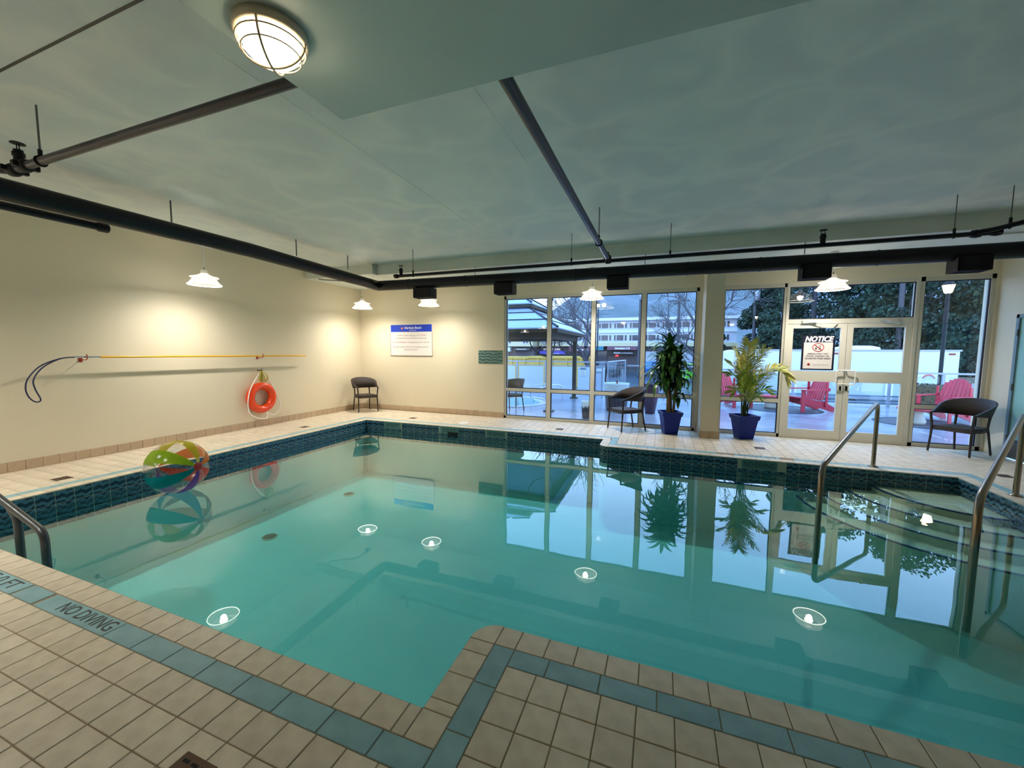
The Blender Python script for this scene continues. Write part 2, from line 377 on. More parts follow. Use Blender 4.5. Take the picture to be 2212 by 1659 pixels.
for i, (a, b, c, d) in enumerate(cells):
    if i < 300 and rank((a, b, c, d)) < 0:
        link('deck_tile', tile_mesh(b - a, d - c, M['tile'], 'deck_tile'), floor, ((a + b) / 2, (c + d) / 2, rnd.uniform(-.0006, .0006)))
    else:
        g = G / 2; rest.add([(a + g, c + g, 0), (b - g, c + g, 0), (b - g, d - g, 0), (a + g, d - g, 0), (a + g, c + g, -.012), (b - g, c + g, -.012), (b - g, d - g, -.012), (a + g, d - g, -.012)],
                            [(0, 1, 2, 3), (4, 5, 1, 0), (5, 6, 2, 1), (6, 7, 3, 2), (7, 4, 0, 3)])
tag(rest.build('deck_tile', M['tile'], floor), kind='stuff')
# --- coping and blue band
def strip(kind, m, axis, s0, s1, lo, hi, L, ph, skip=()):
    i0 = math.floor((s0 - ph) / L) - 1; i1 = math.ceil((s1 - ph) / L) + 1
    for i in range(i0, i1):
        a, b = max(s0, ph + i * L), min(s1, ph + (i + 1) * L)
        if b - a < .025 or any(not (b <= p + .01 or a >= q - .01) for p, q in skip): continue
        wd, dp = (b - a, hi - lo) if axis == 'x' else (hi - lo, b - a); c = (a + b) / 2; e = (lo + hi) / 2
        link(kind, tile_mesh(wd, dp, m, kind), floor, (c, e, 0) if axis == 'x' else (e, c, 0))
def rect(kind, m, a, b, c, d): return link(kind, tile_mesh(b - a, d - c, m, kind), floor, ((a + b) / 2, (c + d) / 2, 0))
COP = lambda *a, **k: strip('coping_tile', M['tile'], *a, **k)
BND = lambda *a, **k: strip('band_tile', M['band'], *a, **k)
xa = PX0 - CW; xb = xa - BW
# near left run
NDX = (-3.521, -2.786); FTX = (-4.55, -3.815)
COP('x', xa, PXV - .065, PYN - CW, PYN, TP, PXV - .065); rect('coping_tile', M['tile'], PXV - .065, PXV, PYN - CW, PYN)
rect('coping_tile', M['tile'], PXV, PXV + CW, PYN - CW, PYN)
rect('coping_tile', M['tile'], PXV, PXV + CW, PYN, PYN + .06)
COP('y', PYN + .06, PYR - CW, PXV, PXV + CW, TP, PYN + .06)
cm = MB(); g = G / 2
pts = [(PXV + CW - g, PYR - CW + g)] + [(PXV + CW - g + (x - PXV - CW), y - g if i > 2 else y) for i, (x, y) in enumerate(near_arc)]
cm.prism([(PXV + CW - g, PYR - CW + g), (PXV + CW - g, PYR)] + [(x, max(y, PYR - CW + g)) for x, y in near_arc[::-1]][1:], -.012, 0)
cm.build('coping_tile', M['tile'], floor)
COP('x', PXV + CW, PX1 + CW, PYR - CW, PYR, TP, PXV + CW + BW)
BND('x', xb, PXV + CW, yb0L, PYN - CW, BL, -2.786, skip=[NDX, FTX])
BND('y', yb0L, PYR - CW, PXV + CW, PXV + CW + BW, BL, PYR - CW)
BND('x', PXV + CW + BW, PX1 + CW + BW, yb0R, PYR - CW, BL, -.472)
# left, far, right runs
COP('y', PYN, PYF + CW, xa, PX0, TP, PYN); BND('y', PYN - CW, PYF + CW + BW, xb, xa, BL, PYN - CW)
COP('x', PX0, PXS + CW, PYF, PYF + CW, TP, PX0); BND('x', xa, PXS + CW + BW, PYF + CW, PYF + CW + BW, BL, xa)
cf = MB().prism([(PXS + CW - g, PYS + CW - g), (PXS + g, PYS + CW - g)] + [(x, y) for x, y in far_arc[::-1]][1:-1] + [(PXS + CW - g, PYS)], -.012, 0); cf.build('coping_tile', M['tile'], floor)
COP('y', PYS + CW, PYF, PXS, PXS + CW, TP, PYS + CW); BND('y', PYS + CW, PYF + CW, PXS + CW, PXS + CW + BW, BL, PYS + CW)
COP('x', PXS + CW, PX1 + CW, PYS, PYS + CW, TP, PXS + CW); BND('x', PXS + CW + BW, PX1 + CW + BW, PYS + CW, PYS + CW + BW, BL, PXS + CW + BW, skip=[(1.1, 1.7)])
COP('y', PYR, PYS, PX1, PX1 + CW, TP, PYR); BND('y', PYR - CW, PYS + CW, PX1 + CW, PX1 + CW + BW, BL, PYR - CW)
for (a, b), tx in ((NDX, 'NO DIVING'), (FTX, '5.0 FT')):
    t = rect('band_tile', M['band'], a, b, yb0L, PYN - CW)
    text('lettering', tx, .105, M['ink_tile'], t, facing(.08 if tx[0] == 'N' else .12, .0, .0008, (1, 0, 0), (0, 1, 0)), width=.52 if tx[0] == 'N' else .34)
t = rect('band_tile', M['band'], 1.1, 1.7, PYS + CW, PYS + CW + BW)
text('lettering', 'NO DIVING', .1, M['ink_tile'], t, facing(0, 0, .0008, (-1, 0, 0), (0, -1, 0)), width=.48)

# --- pool shell
ZB = -1.2
n = len(outline)
sh = MB()
for i in range(n):
    a, b = outline[i], outline[(i + 1) % n]
    sh.add([(*a, -.005), (*b, -.005), (*b, ZB), (*a, ZB)], [(0, 1, 2, 3)])
sh.face([(x, y, ZB) for x, y in outline])
pool = tag(sh.build('swimming_pool', M['plaster']), 'L-shaped indoor swimming pool with pale plaster and blue wave tile waterline', None, None, 'structure')
def wl_tile(length, z0, z1):
    k = ('wl', round(length, 4), z0)
    if k not in _tiles: _tiles[k] = MB().cbox((-length / 2 + .003, -.005, z0 + .003), (length / 2 - .003, .007, z1 - .003), .002).mesh('waterline_tile', M['wave'])
    return _tiles[k]
mg = MB()
def wall_tiles(a, b, L=TP, skip=()):
    a = Vector((*a, 0)); b = Vector((*b, 0)); d = b - a; ln = d.length; d.normalize(); ang = math.atan2(d.y, d.x); nr = Vector((-d.y, d.x, 0))
    k = 0
    while k * L < ln - .02:
        l0, l1 = k * L, min(ln, (k + 1) * L); c = a + d * ((l0 + l1) / 2)
        for z0, z1 in ((-.152, -.012), (-.29, -.152)):
            if z1 > -.1 and any(not (l1 <= p + .01 or l0 >= q - .01) for p, q in skip): continue
            link('waterline_tile', wl_tile(l1 - l0, z0, z1), pool, c, ang)
        k += 1
    q = nr * .0035
    mg.add([a + q + Vector((0, 0, -.006)), b + q + Vector((0, 0, -.006)), b + q + Vector((0, 0, -.292)), a + q + Vector((0, 0, -.292))], [(0, 1, 2, 3)])
# pool interior lies on the left of travel (counter-clockwise)
wall_tiles((PX1, PYS), (PXS + RC, PYS), skip=[(PX1 - 1.62, PX1 - 1.17)])
for i in range(0, 6, 2): wall_tiles(far_arc[i], far_arc[i + 2], L=.2)
wall_tiles((PXS, PYS + RC), (PXS, PYF))
wall_tiles((PXS, PYF), (PX0, PYF), skip=[(-.92 + 5.25, -.92 + 5.67), (-.92 + 3.83, -.92 + 4.25), (-.92 + 2.8, -.92 + 3.2)])
wall_tiles((PX0, PYF), (PX0, PYN))
wall_tiles((PX1, PYR + .3), (PX1, PYS))
mg.build('tile_grout', M['grout_light'], pool)
sub = MB()
def reflection_row(a, b):
    a = Vector((*a, 0)); b = Vector((*b, 0)); d = b - a; ln = d.length; d.normalize(); q = Vector((-d.y, d.x, 0)) * .004; k = 0
    while k * TP < ln - .02:
        p0, p1 = a + d * (k * TP + .003) + q, a + d * (min(ln, (k + 1) * TP) - .003) + q
        for z0, z1 in ((-.40, -.296),): sub.add([p0 + Vector((0, 0, z0)), p1 + Vector((0, 0, z0)), p1 + Vector((0, 0, z1)), p0 + Vector((0, 0, z1))], [(0, 1, 2, 3)])
        k += 1
for a_, b_ in (((PX1, PYS), (PXS + RC, PYS)), ((PXS, PYS + RC), (PXS, PYF)), ((PXS, PYF), (PX0, PYF)), ((PX0, PYF), (PX0, PYN)), ((PX1, PYR + .3), (PX1, PYS))): reflection_row(a_, b_)
tag(sub.build('tile_reflection', M['wave'], pool), kind='stuff')  # added dark row under the waterline, imitating the tile band's reflection
for x0, x1, yy, tx in ((-5.67, -5.25, PYF, '4.75 FT'), (-4.25, -3.83, PYF, '5.0 FT'), (-3.2, -2.8, PYF, 'NO DIVING'), (1.17, 1.62, PYS, 'NO DIVING')):
    p = MB().cbox((x0, yy - .009, -.15), (x1, yy + .004, -.014), .003).build('depth_sign', M['sign_plate'], pool)
    text('lettering', tx, .1, M['ink'], p, facing((x0 + x1) / 2, yy - .0098, -.082, (1, 0, 0), (0, 0, 1)), width=(x1 - x0) * (.86 if tx[0] == 'N' else .74))
MB().box((-4.08, PYF - .012, -.2), (-3.84, PYF + .1, -.115)).build('skimmer_mouth', M['drain_dark'], pool)
# steps in the corner
for k, (r, z) in enumerate(((.86, -.215), (1.15, -.29), (1.42, -.385), (1.70, -.47))):
    a = arc((PX1, PYS), r, 180, 270, 20)
    st = MB().prism([(PX1, PYS)] + a, ZB, z).build('pool_step', M['step'], pool)
    tp = MB(); b = arc((PX1, PYS), r - .022, 180, 270, 20)
    for i in range(20): tp.add([(*a[i], z + .003), (*a[i + 1], z + .003), (*b[i + 1], z + .003), (*b[i], z + .003)], [(0, 1, 2, 3)])
    for i in range(20): tp.add([(*arc((PX1, PYS), r + .003, 180, 270, 20)[i], z + .003), (*arc((PX1, PYS), r + .003, 180, 270, 20)[i + 1], z + .003), (*arc((PX1, PYS), r + .003, 180, 270, 20)[i + 1], z - .012), (*arc((PX1, PYS), r + .003, 180, 270, 20)[i], z - .012)], [(3, 2, 1, 0)])
    tp.build('step_nosing', M['navy'], st)
for x, y in ((-5.3, 4.0), (-5.5, 5.8)):
    g_ = MB().lathe([(.105, ZB), (.105, ZB + .012), (.0, ZB + .02)], 20, (x, y, 0)); gr = g_.build('main_drain', M['step'], pool)
    sl = MB()
    for k in range(-4, 5): ww = math.sqrt(max(.0, .0081 - (k * .019) ** 2)); sl.box((x - ww, y + k * .019 - .004, ZB + .02), (x + ww, y + k * .019 + .004, ZB + .022))
    tag(sl.build('drain_slots', M['drain_dark'], gr), kind='stuff')

# --- water: one clear body with a mirror-like surface
def water_mat():
    m = clear('pool_water', (.86, .98, .97), 1.33, 0., 1.55, .015, bump=(1.3, .12, .02), gtint=(.93, 1, .99))
    t = m.node_tree; o = [x for x in t.nodes if x.type == 'OUTPUT_MATERIAL'][0]
    va = t.nodes.new('ShaderNodeVolumeAbsorption'); va.inputs['Color'].default_value = (.10, .80, .84, 1); va.inputs['Density'].default_value = .42; t.links.new(va.outputs[0], o.inputs['Volume'])
    return m
ctr = Vector((-1.2, 4.2))
wp = []
for x, y in outline: wp.append((x, y))
def grow(poly, d):
    out = []; m_ = len(poly)
    for i in range(m_):
        a, b, c = Vector(poly[i - 1]), Vector(poly[i]), Vector(poly[(i + 1) % m_]); e, f = (b - a).normalized(), (c - b).normalized()
        nn = Vector((e.y + f.y, -e.x - f.x)); nn = nn.normalized() / max(.4, math.sqrt((1 + e.dot(f)) / 2)); out.append(tuple(b + nn * d))
    return out
wb = MB().prism(grow(outline, .02), ZB - .1, -.18)
tag(wb.build('pool_water', water_mat()), 'still teal water filling the swimming pool', 'water', None, 'stuff')

# ------------------------------------------------------------------ walls, ceiling
ZC, ZBM = 3.37, 3.16
wl = struct(MB().box((XL - .2, YN, -.01), (XL, YF + .2, ZC)).build('wall_left', M['wall']))
bw = MB(); bw.box((XL, YF, -.01), (-4.05, YF + .2, ZC)); bw.box((-4.05, 8.52, -.01), (-3.41, YF + .2, ZC))
bw.box((-3.41, 8.52, 2.81), (XR, YF + .2, ZC)); bw.box((.66, 8.50, -.01), (1.05, YF + .2, 2.81)); bw.box((4.86, 8.52, -.01), (XR, YF + .2, 2.81))
wbk = struct(bw.build('wall_back', M['wall']))
struct(MB().box((.714, 7.88, 0), (1.019, 8.52, ZBM)).build('wall_column', M['wall']))
wr = MB(); wr.box((XR, YN, -.01), (XR + .2, 6.95, ZC)); wr.box((XR, 8.13, -.01), (XR + .2, YF + .2, ZC)); wr.box((XR, 6.95, 2.14), (XR + .2, 8.13, ZC))
struct(wr.build('wall_right', M['wall']))
struct(MB().box((XL - .2, YN - .2, -.01), (XR + .2, YN, ZC)).build('wall_near', M['wall']))
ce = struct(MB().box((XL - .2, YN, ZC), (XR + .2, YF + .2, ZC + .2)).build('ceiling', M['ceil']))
struct(MB().box((-1.6, YN, 2.75), (XR, 1.715, ZC)).build('ceiling_soffit', M['soffit']))
struct(MB().box((-5.75, 7.02, ZBM), (XR, YF, ZC)).build('ceiling_beam', M['beam']))
struct(MB().box((XL, 6.9, 3.165), (-5.75, YF, ZC)).build('ceiling_box', M['beam']))
for k, (a, b) in enumerate((((-6.5, 1.39), (-1.6, 1.39)), ((-2.62, 1.72), (-2.62, 5.5)), ((-1.28, 1.72), (-1.28, 3.8)))):
    a, b = Vector(a), Vector(b); d = (b - a).normalized(); nn = Vector((-d.y, d.x)) * (.008 if k == 0 else .004)
    MB().prism([tuple(a - nn), tuple(b - nn), tuple(b + nn), tuple(a + nn)], ZC - .002, ZC + .001).build('ceiling_seam', M['kick'] if k == 0 else M['beam'], ce)
# mosaic band on the pier
mo = MB()
mosaic = thing('mosaic_band', 'teal wave patterned tile band on the cream pier beside the window', 'tile band', (-3.745, 8.52, 1.42))
for k in range(4):
    for j in range(2):
        link('wave_tile', MB().cbox((-.31 + k * .154, -.012, -.152 + j * .153), (-.31 + k * .154 + .152, 0, -.152 + j * .153 + .151), .002).mesh('wave_tile', M['sea']), mosaic)
# baseboards
def baseboard(name, segs):
    root = None
    for (a, b, nx, ny) in segs:
        a = Vector((*a, 0)); b = Vector((*b, 0)); d = (b - a); ln = d.length; d.normalize(); ang = math.atan2(d.y, d.x)
        if root is None:
            root = MB().box((-.001, -.004, 0), (ln, .0, .127)).build(name, M['grout']); root.location = a; root.rotation_euler.z = ang; struct(root); ra_ = root
            base = a.copy(); bang = ang
        else:
            pass
        k = 0
        while k * TP < ln - .02:
            l0, l1 = k * TP, min(ln, (k + 1) * TP); key = ('bb', round(l1 - l0, 4))
            if key not in _tiles: _tiles[key] = MB().cbox((.0015, -.012, 0), (l1 - l0 - .0015, .0, .125), .003).mesh('baseboard_tile', M['base_tile'])
            link('baseboard_tile', _tiles[key], root, (l0, 0, 0)); k += 1
    return root
baseboard('baseboard_left', [((XL, 0.), (XL, YF), 1, 0)]).rotation_euler.z = PI / 2
# (left run travels +y: tiles must sit on its right side, towards the room)
baseboard('baseboard_back', [((XL, YF), (-4.05, YF), 0, -1)])
baseboard('baseboard_pier', [((-4.05, 8.52), (-3.41, 8.52), 0, -1)])
baseboard('baseboard_column', [((.714, 7.88), (1.019, 7.88), 0, -1)])
baseboard('trim_1', [((1.019, 7.88), (1.019, 8.5), 0, -1)])
baseboard('trim_2', [((.714, 8.5), (.714, 7.88), 0, -1)])

# ------------------------------------------------------------------ windows and doors in the far wall
YW = 8.54
def window(name, x0, x1, muls, z0=.0, z1=2.81, ztr=.672, x0w=.05, x1w=.05, lab=None):
    root = MB(); root.box((x0, YW, z0), (x0 + x0w, YW + .1, z1)); root.box((x1 - x1w, YW, z0), (x1, YW + .1, z1)); root.box((x0, YW, z1 - .07), (x1, YW + .1, z1)); root.box((x0, YW, z0), (x1, YW + .1, z0 + .06))
    r = struct(root.build(name, M['alu']), lab)
    xs = [x0 + x0w] + [v for m_ in muls for v in (m_ - .045, m_ + .045)] + [x1 - x1w]
    for m_ in muls: MB().box((m_ - .045, YW - .005, z0 + .06), (m_ + .045, YW + .1, z1 - .07)).build('mullion', M['alu'], r)
    for i in range(0, len(xs), 2):
        a, b = xs[i], xs[i + 1]
        bands = [(z0 + .06, ztr - .035), (ztr + .035, z1 - .07)] if ztr else [(z0 + .06, z1 - .07)]
        if ztr: MB().box((a, YW, ztr - .035), (b, YW + .1, ztr + .035)).build('transom', M['alu'], r)
        for c, d in bands:
            gk = MB(); w_ = .014
            gk.box((a, YW + .02, c), (a + w_, YW + .045, d)); gk.box((b - w_, YW + .02, c), (b, YW + .045, d)); gk.box((a + w_, YW + .02, d - w_), (b - w_, YW + .045, d)); gk.box((a + w_, YW + .02, c), (b - w_, YW + .045, c + w_))
            p = MB().box((a + .002, YW + .05, c + .002), (b - .002, YW + .056, d - .002)).build('pane', M['glass'], r)
            gk.build('gasket', M['gasket'], p)
    return r
window('window_1', -3.41, .66, (-2.342, -1.37, -.356), lab='four bay aluminium window between the pier and the column')
window('window_2', 1.05, 2.10, (), x1w=.045, lab='tall sidelight window behind the palm')
window('window_3', 3.95, 4.86, (), x0w=.06, lab='tall window behind the wicker chair by the teal door')
ft = MB(); ft.box((2.10, YW, 2.08), (3.95, YW + .1, 2.16)); ft.box((2.10, YW, 2.74), (3.95, YW + .1, 2.81)); ft.box((2.095, YW - .01, 0), (2.14, YW + .1, 2.81)); ft.box((3.905, YW - .01, 0), (3.95, YW + .1, 2.81)); ft.box((2.14, YW, -.002), (3.905, YW + .1, .012))
d1 = struct(ft.build('door_1', M['alu_light']), 'aluminium double doors with glass panes below a transom light')
p = MB().box((2.142, YW + .05, 2.162), (3.903, YW + .056, 2.738)).build('transom_pane', M['glass'], d1)
gk = MB()
for a, b, c, d in ((2.14, 2.154, 2.16, 2.74), (3.891, 3.905, 2.16, 2.74), (2.14, 3.905, 2.726, 2.74), (2.14, 3.905, 2.16, 2.174)): gk.box((a, YW + .02, c), (b, YW + .045, d))
gk.build('gasket', M['gasket'], p)
for s, (a, b) in enumerate(((2.145, 3.018), (3.024, 3.9))):
    lf = MB(); st_ = .085
    y0, y1 = YW + .01, YW + .055
    lf.box((a, y0, .015), (a + st_, y1, 2.075)); lf.box((b - st_, y0, .015), (b, y1, 2.075)); lf.box((a + st_, y0, 2.0), (b - st_, y1, 2.075)); lf.box((a + st_, y0, .015), (b - st_, y1, .17)); lf.box((a + st_, y0, 1.045), (b - st_, y1, 1.235))
    leaf = lf.build('door_leaf', M['alu_light'], d1)
    for c, d in ((.17, 1.045), (1.235, 2.0)): MB().box((a + st_ + .001, YW + .03, c + .001), (b - st_ - .001, YW + .036, d - .001)).build('door_pane', M['glass'], leaf)
    hx = b - .012 if s == 0 else a + .012; sg = -1 if s == 0 else 1
    pth = fillet([(hx, YW + .01, 1.255), (hx, YW - .05, 1.255), (hx + sg * .12, YW - .06, 1.255), (hx + sg * .12, YW - .06, 1.015), (hx, YW - .05, 1.015), (hx, YW + .01, 1.015)], .03)
    MB().tube(pth, .011, 8).build('pull_handle', M['white'], leaf)
    MB().box((hx - .015 + sg * .03, YW + .0, .9), (hx + .015 + sg * .03, YW + .012, .98)).build('lock', M['black'], leaf)
    cl = MB().box((a + .2 if s == 0 else b - .42, YW - .045, 2.09), (a + .42 if s == 0 else b - .2, YW, 2.135)); cl.build('door_closer', M['alu'], d1)
    e = a + .3 if s == 0 else b - .3
    MB().tube([(e, YW - .03, 2.1), (e + (.28 if s == 0 else -.2), YW - .16, 2.1), (e + (.42 if s == 0 else .12), YW - .01, 2.06)], .009, 6).build('closer_arm', M['white'], d1)
# notice on the left leaf
nx, nz = 2.622, 1.562
no = thing('notice_sign', 'navy bordered no food or drinks notice on the door glass', 'sign', (nx, YW + .027, nz))
MB().box((-.245, 0, -.31), (.245, .003, .31)).build('backing', M['sign_dark'], no)
MB().box((-.215, -.002, -.285), (.215, 0, .185)).build('panel', M['sign_white'], no)
F = lambda x, z, y=-.0035: facing(x, y, z, (1, 0, 0), (0, 0, 1))
text('lettering', 'NOTICE', .13, M['ink_white'], no, F(.0, .24), bold=.006, shear=.25, width=.43)
for k, l in enumerate(('ABSOLUTELY NO', 'FOOD, DRINKS OR', 'GLASS IN THIS AREA')): text('lettering', l, .036, M['ink_dgrey'], no, F(0, -.02 - k * .042), bold=.0015, width=(.31, .34, .385)[k])
text('lettering', 'Harrison Beach', .03, M['ink_grey'], no, F(.05, -.215), width=.22)
MB().tube([(.082 * math.cos(a) + 0, -.003, .098 + .07 * math.sin(a)) for a in [2 * PI * i / 24 for i in range(24)]], .007, 6, closed=True).build('prohibition_ring', M['ink_red'], no)
pg = MB().tube([(-.058, -.003, .148), (.058, -.003, .048)], .007, 6); pg.build('prohibition_bar', M['ink_red'], no)
ic = MB(); ic.box((-.045, -.0035, .06), (-.018, -.002, .09)); ic.box((.01, -.0035, .055), (.018, -.002, .135)); ic.box((.03, -.0035, .055), (.038, -.002, .135)); ic.build('food_icon', M['ink'], no)
MB().add([(-.155, -.0032, -.21), (-.128, -.0032, -.24), (-.1, -.0032, -.21), (-.128, -.0032, -.18)], [(0, 1, 2, 3)]).build('logo', M['red_brk'], no)

# teal door in the right wall
dd = MB(); dd.box((XR - .012, 6.95, 0), (XR + .1, 7.0, 2.14)); dd.box((XR - .012, 8.08, 0), (XR + .1, 8.13, 2.14)); dd.box((XR - .012, 6.95, 2.09), (XR + .1, 8.13, 2.14))
d2 = struct(dd.build('door_2', M['teal_frame']), 'pale teal door with a slate frame and dark kick plate')
lf = MB().box((XR + .01, 7.003, .012), (XR + .055, 8.077, 2.087)).build('door_leaf', M['teal'], d2)
MB().box((XR + .004, 7.01, .02), (XR + .01, 8.07, .30)).build('kick_plate', M['kick'], lf)
for z in (.3, 1.07, 1.87): MB().tube([(XR - .008, 8.085, z - .05), (XR - .008, 8.085, z + .05)], .012, 8).build('hinge', M['red_brk'] if 0 else M['kick'], lf)

# ------------------------------------------------------------------ air duct, pipes
D = thing('air_duct', 'long black round air duct hung below the ceiling along two walls', 'duct')
MB().tube([(-5.7, -4.5, 2.99), (-5.7, 4.2, 3.01), (-5.7, 6.8, 2.935)], .1, 20).build('duct_run', M['duct'], D)
MB().tube(fillet([(-5.7, 6.72, 2.937), (-5.7, 7.0, 2.926), (-5.42, 7.0, 2.923)], .06, 4), .103, 20).build('elbow', M['duct'], D)
MB().tube([(-5.5, 7.0, 2.923), (4.89, 7.0, 2.858)], .102, 20).build('duct_run', M['duct'], D)
for x in (-4.9, -3.6, -2.2, -1.45, .35, 1.35, 2.75, 4.3): MB().lathe([(.1035, -.012), (.108, -.008), (.108, .008), (.1035, .012)], 20, (0, 0, 0), True, Matrix.Translation((x, 7.0, 2.923 - .0063 * (x + 5.5))) @ Matrix.Rotation(PI / 2, 4, 'Y')).build('joint_band', M['duct'], D)
for x, wd in ((-4.535, .40), (-2.78, .365), (-.725, .345), (2.035, .34), (3.705, .33)):
    b = MB(); y0, y1, z0, z1 = 6.88, 7.12, 2.62, 2.815; h = wd / 2; t_ = .008
    b.box((x - h, y0, z0), (x + h, y0 + t_, z1)); b.box((x - h, y1 - t_, z0), (x + h, y1, z1)); b.box((x - h, y0, z0), (x - h + t_, y1, z1)); b.box((x + h - t_, y0, z0), (x + h, y1, z1)); b.box((x - h, y0, z0 + .05), (x + h, y1, z0 + .056))
    rg = b.build('air_register', M['black'], D)
    lv = MB()
    for k in range(6): lv.box((x - h + t_, y0 + .03 + k * .034, z0 + .004), (x + h - t_, y0 + .036 + k * .034, z0 + .03))
    tag(lv.build('louvre', M['duct'], rg), kind='stuff')
for y in (-1.5, 1.3, 3.21, 4.996, 6.144): MB().tube([(-5.7, y, 3.105), (-5.7, y, ZC)], .009, 6).build('hanger_rod', M['rod'], D)
for x in (-3.4, -.3, 1.9): MB().tube([(x, 7.0, 2.99), (x, 7.0, ZBM)], .006, 6).build('hanger_rod', M['rod'], D)

def sprinkler(parent, x, y, z):
    s = MB(); s.lathe([(.0, 0), (.03, 0), (.03, .06), (.024, .062), (.036, .07), (.036, .1), (.028, .105), (.028, .12), (.012, .125)], 10, (x, y, z))
    h = s.build('sprinkler_head', M['black'], parent)
    s = MB(); s.tube([(x - .02, y, z + .12), (x - .018, y, z + .16), (x, y, z + .175)], .004, 5); s.tube([(x + .02, y, z + .12), (x + .018, y, z + .16), (x, y, z + .175)], .004, 5); s.lathe([(0, .17), (.042, .172), (.045, .166), (.0, .178)], 12, (x, y, z)); s.build('deflector', M['black'], h)
def rod(parent, x, y, z, zt=ZC, r=.007):
    o = MB().tube([(x, y, z), (x, y, zt)], r, 6).build('hanger_rod', M['rod'], parent)
def ring_clamp(parent, x, y, z, r, ax='x'):
    c = [(x, y + r * math.cos(a), z + r * math.sin(a)) if ax == 'x' else (x + r * math.cos(a), y, z + r * math.sin(a)) for a in [2 * PI * i / 16 for i in range(16)]]
    b = MB().tube(c, .007, 6, closed=True); b.lathe([(.0, 0), (.014, 0), (.014, .05), (.0, .05)], 8, (x, y, z + r)); b.build('pipe_clamp', M['black'], parent)
def coupling(parent, x, y, z, r, ax):
    R = Matrix.Translation((x, y, z)) @ (Matrix.Rotation(PI / 2, 4, 'Y') if ax == 'x' else Matrix.Rotation(PI / 2, 4, 'X'))
    b = MB().lathe([(r, -.045), (r + .014, -.04), (r + .02, 0), (r + .014, .04), (r, .045)], 14, (0, 0, 0), True, R)
    b.box((-.018, -r - .045, -.02), (.018, -r - .01, .02), R); b.box((-.018, r + .01, -.02), (.018, r + .045, .02), R); b.build('coupling', M['black'], parent)
P1 = thing('sprinkler_pipe', 'dark sprinkler branch pipe running into the soffit edge by the ceiling lamp', 'pipe')
MB().tube([(-1.59, 1.66, 2.965), (-4.75, 1.66, 2.965)], .029, 14).build('pipe', M['pipe'], P1); MB().tube(fillet([(-4.7, 1.66, 2.965), (-4.95, 1.66, 2.965), (-4.98, 1.4, 2.94), (-4.98, -2, 2.94)], .1), .03, 12).build('pipe', M['pipe'], P1)
coupling(P1, -4.86, 1.66, 2.962, .03, 'x'); coupling(P1, -4.68, 1.66, 2.965, .028, 'x'); sprinkler(P1, -4.77, 1.66, 2.98); rod(P1, -4.45, 1.66, 2.99); ring_clamp(P1, -4.45, 1.66, 2.965, .034)
P2 = thing('sprinkler_pipe', 'dark sprinkler pipe crossing the ceiling over the middle of the pool', 'pipe')
MB().tube([(-.79, 1.7, 2.935), (-.79, 6.14, 2.935)], .036, 14).build('pipe', M['pipe'], P2); coupling(P2, -.79, 6.08, 2.935, .036, 'y'); rod(P2, -.79, 5.2, 2.97); ring_clamp(P2, -.79, 5.2, 2.935, .041, 'y')
P3 = thing('sprinkler_pipe', 'thin black sprinkler main running above the duct along the window wall', 'pipe')
MB().tube([(-4.6, 6.17, 2.915), (3.45, 6.17, 2.915)], .026, 12).build('pipe', M['duct'], P3)
MB().tube(fillet([(3.32, 6.14, 2.93), (3.42, 6.1, 2.935), (3.68, 5.95, 2.985), (4.89, 5.95, 2.985)], .06), .026, 12).build('pipe', M['duct'], P3)
coupling(P3, -.79, 6.17, 2.915, .027, 'x'); coupling(P3, 3.3, 6.17, 2.915, .027, 'x'); coupling(P3, 3.66, 5.96, 2.98, .026, 'x'); coupling(P3, -4.6, 6.17, 2.915, .02, 'x'); coupling(P3, 3.47, 6.17, 2.915, .02, 'x')
for x in (-4.24, -1.35, .07, 3.11): rod(P3, x, 6.17, 2.94, r=.005); ring_clamp(P3, x, 6.17, 2.915, .03)
rod(P3, 3.5, 6.04, 2.97, r=.005); ring_clamp(P3, 3.5, 6.04, 2.95, .032)
sprinkler(P3, -4.5, 6.17, 2.93); sprinkler(P3, 1.86, 6.17, 2.93)
P4 = thing('drain_pipe', 'short black pipe with a capped end under the big duct', 'pipe')
MB().tube([(-6.1, -3, 2.93), (-6.1, 2.72, 2.95)], .042, 14).build('pipe', M['duct'], P4); MB().lathe([(.0, 0), (.046, 0), (.052, .012), (.052, .09), (.046, .1), (.0, .1)], 14, (0, 0, 0), True, Matrix.Translation((-6.1, 2.68, 2.95)) @ Matrix.Rotation(-PI / 2, 4, 'X')).build('end_cap', M['black'], P4)
MB().tube([(-6.1, 1.95, 2.96), (-6.1, 1.95, ZC)], .008, 6).build('hanger_rod', M['rod'], P4)
# thin white strip light raceway resting along the beam underside
tr = MB(); tr.tube([(-5.2, 7.3, ZBM - .02), (4.6, 7.3, ZBM - .02)], .014, 8); tag(tr.build('conduit', M['beam']), 'thin painted conduit along the beam over the duct', 'conduit')
jb = thing('junction_box', 'small grey junction box with conduit on the corner ceiling', 'electrical box', (-6.8, 7.3, 3.165))
MB().cbox((-.06, .41, -.05), (.06, .53, 0), .006).build('box', M['rod'], jb); MB().tube(fillet([(0, .42, -.02), (-.0, .1, -.02), (-.45, -.3, -.02), (-.45, -.385, -.02)], .05), .011, 8).build('conduit', M['rod'], jb)

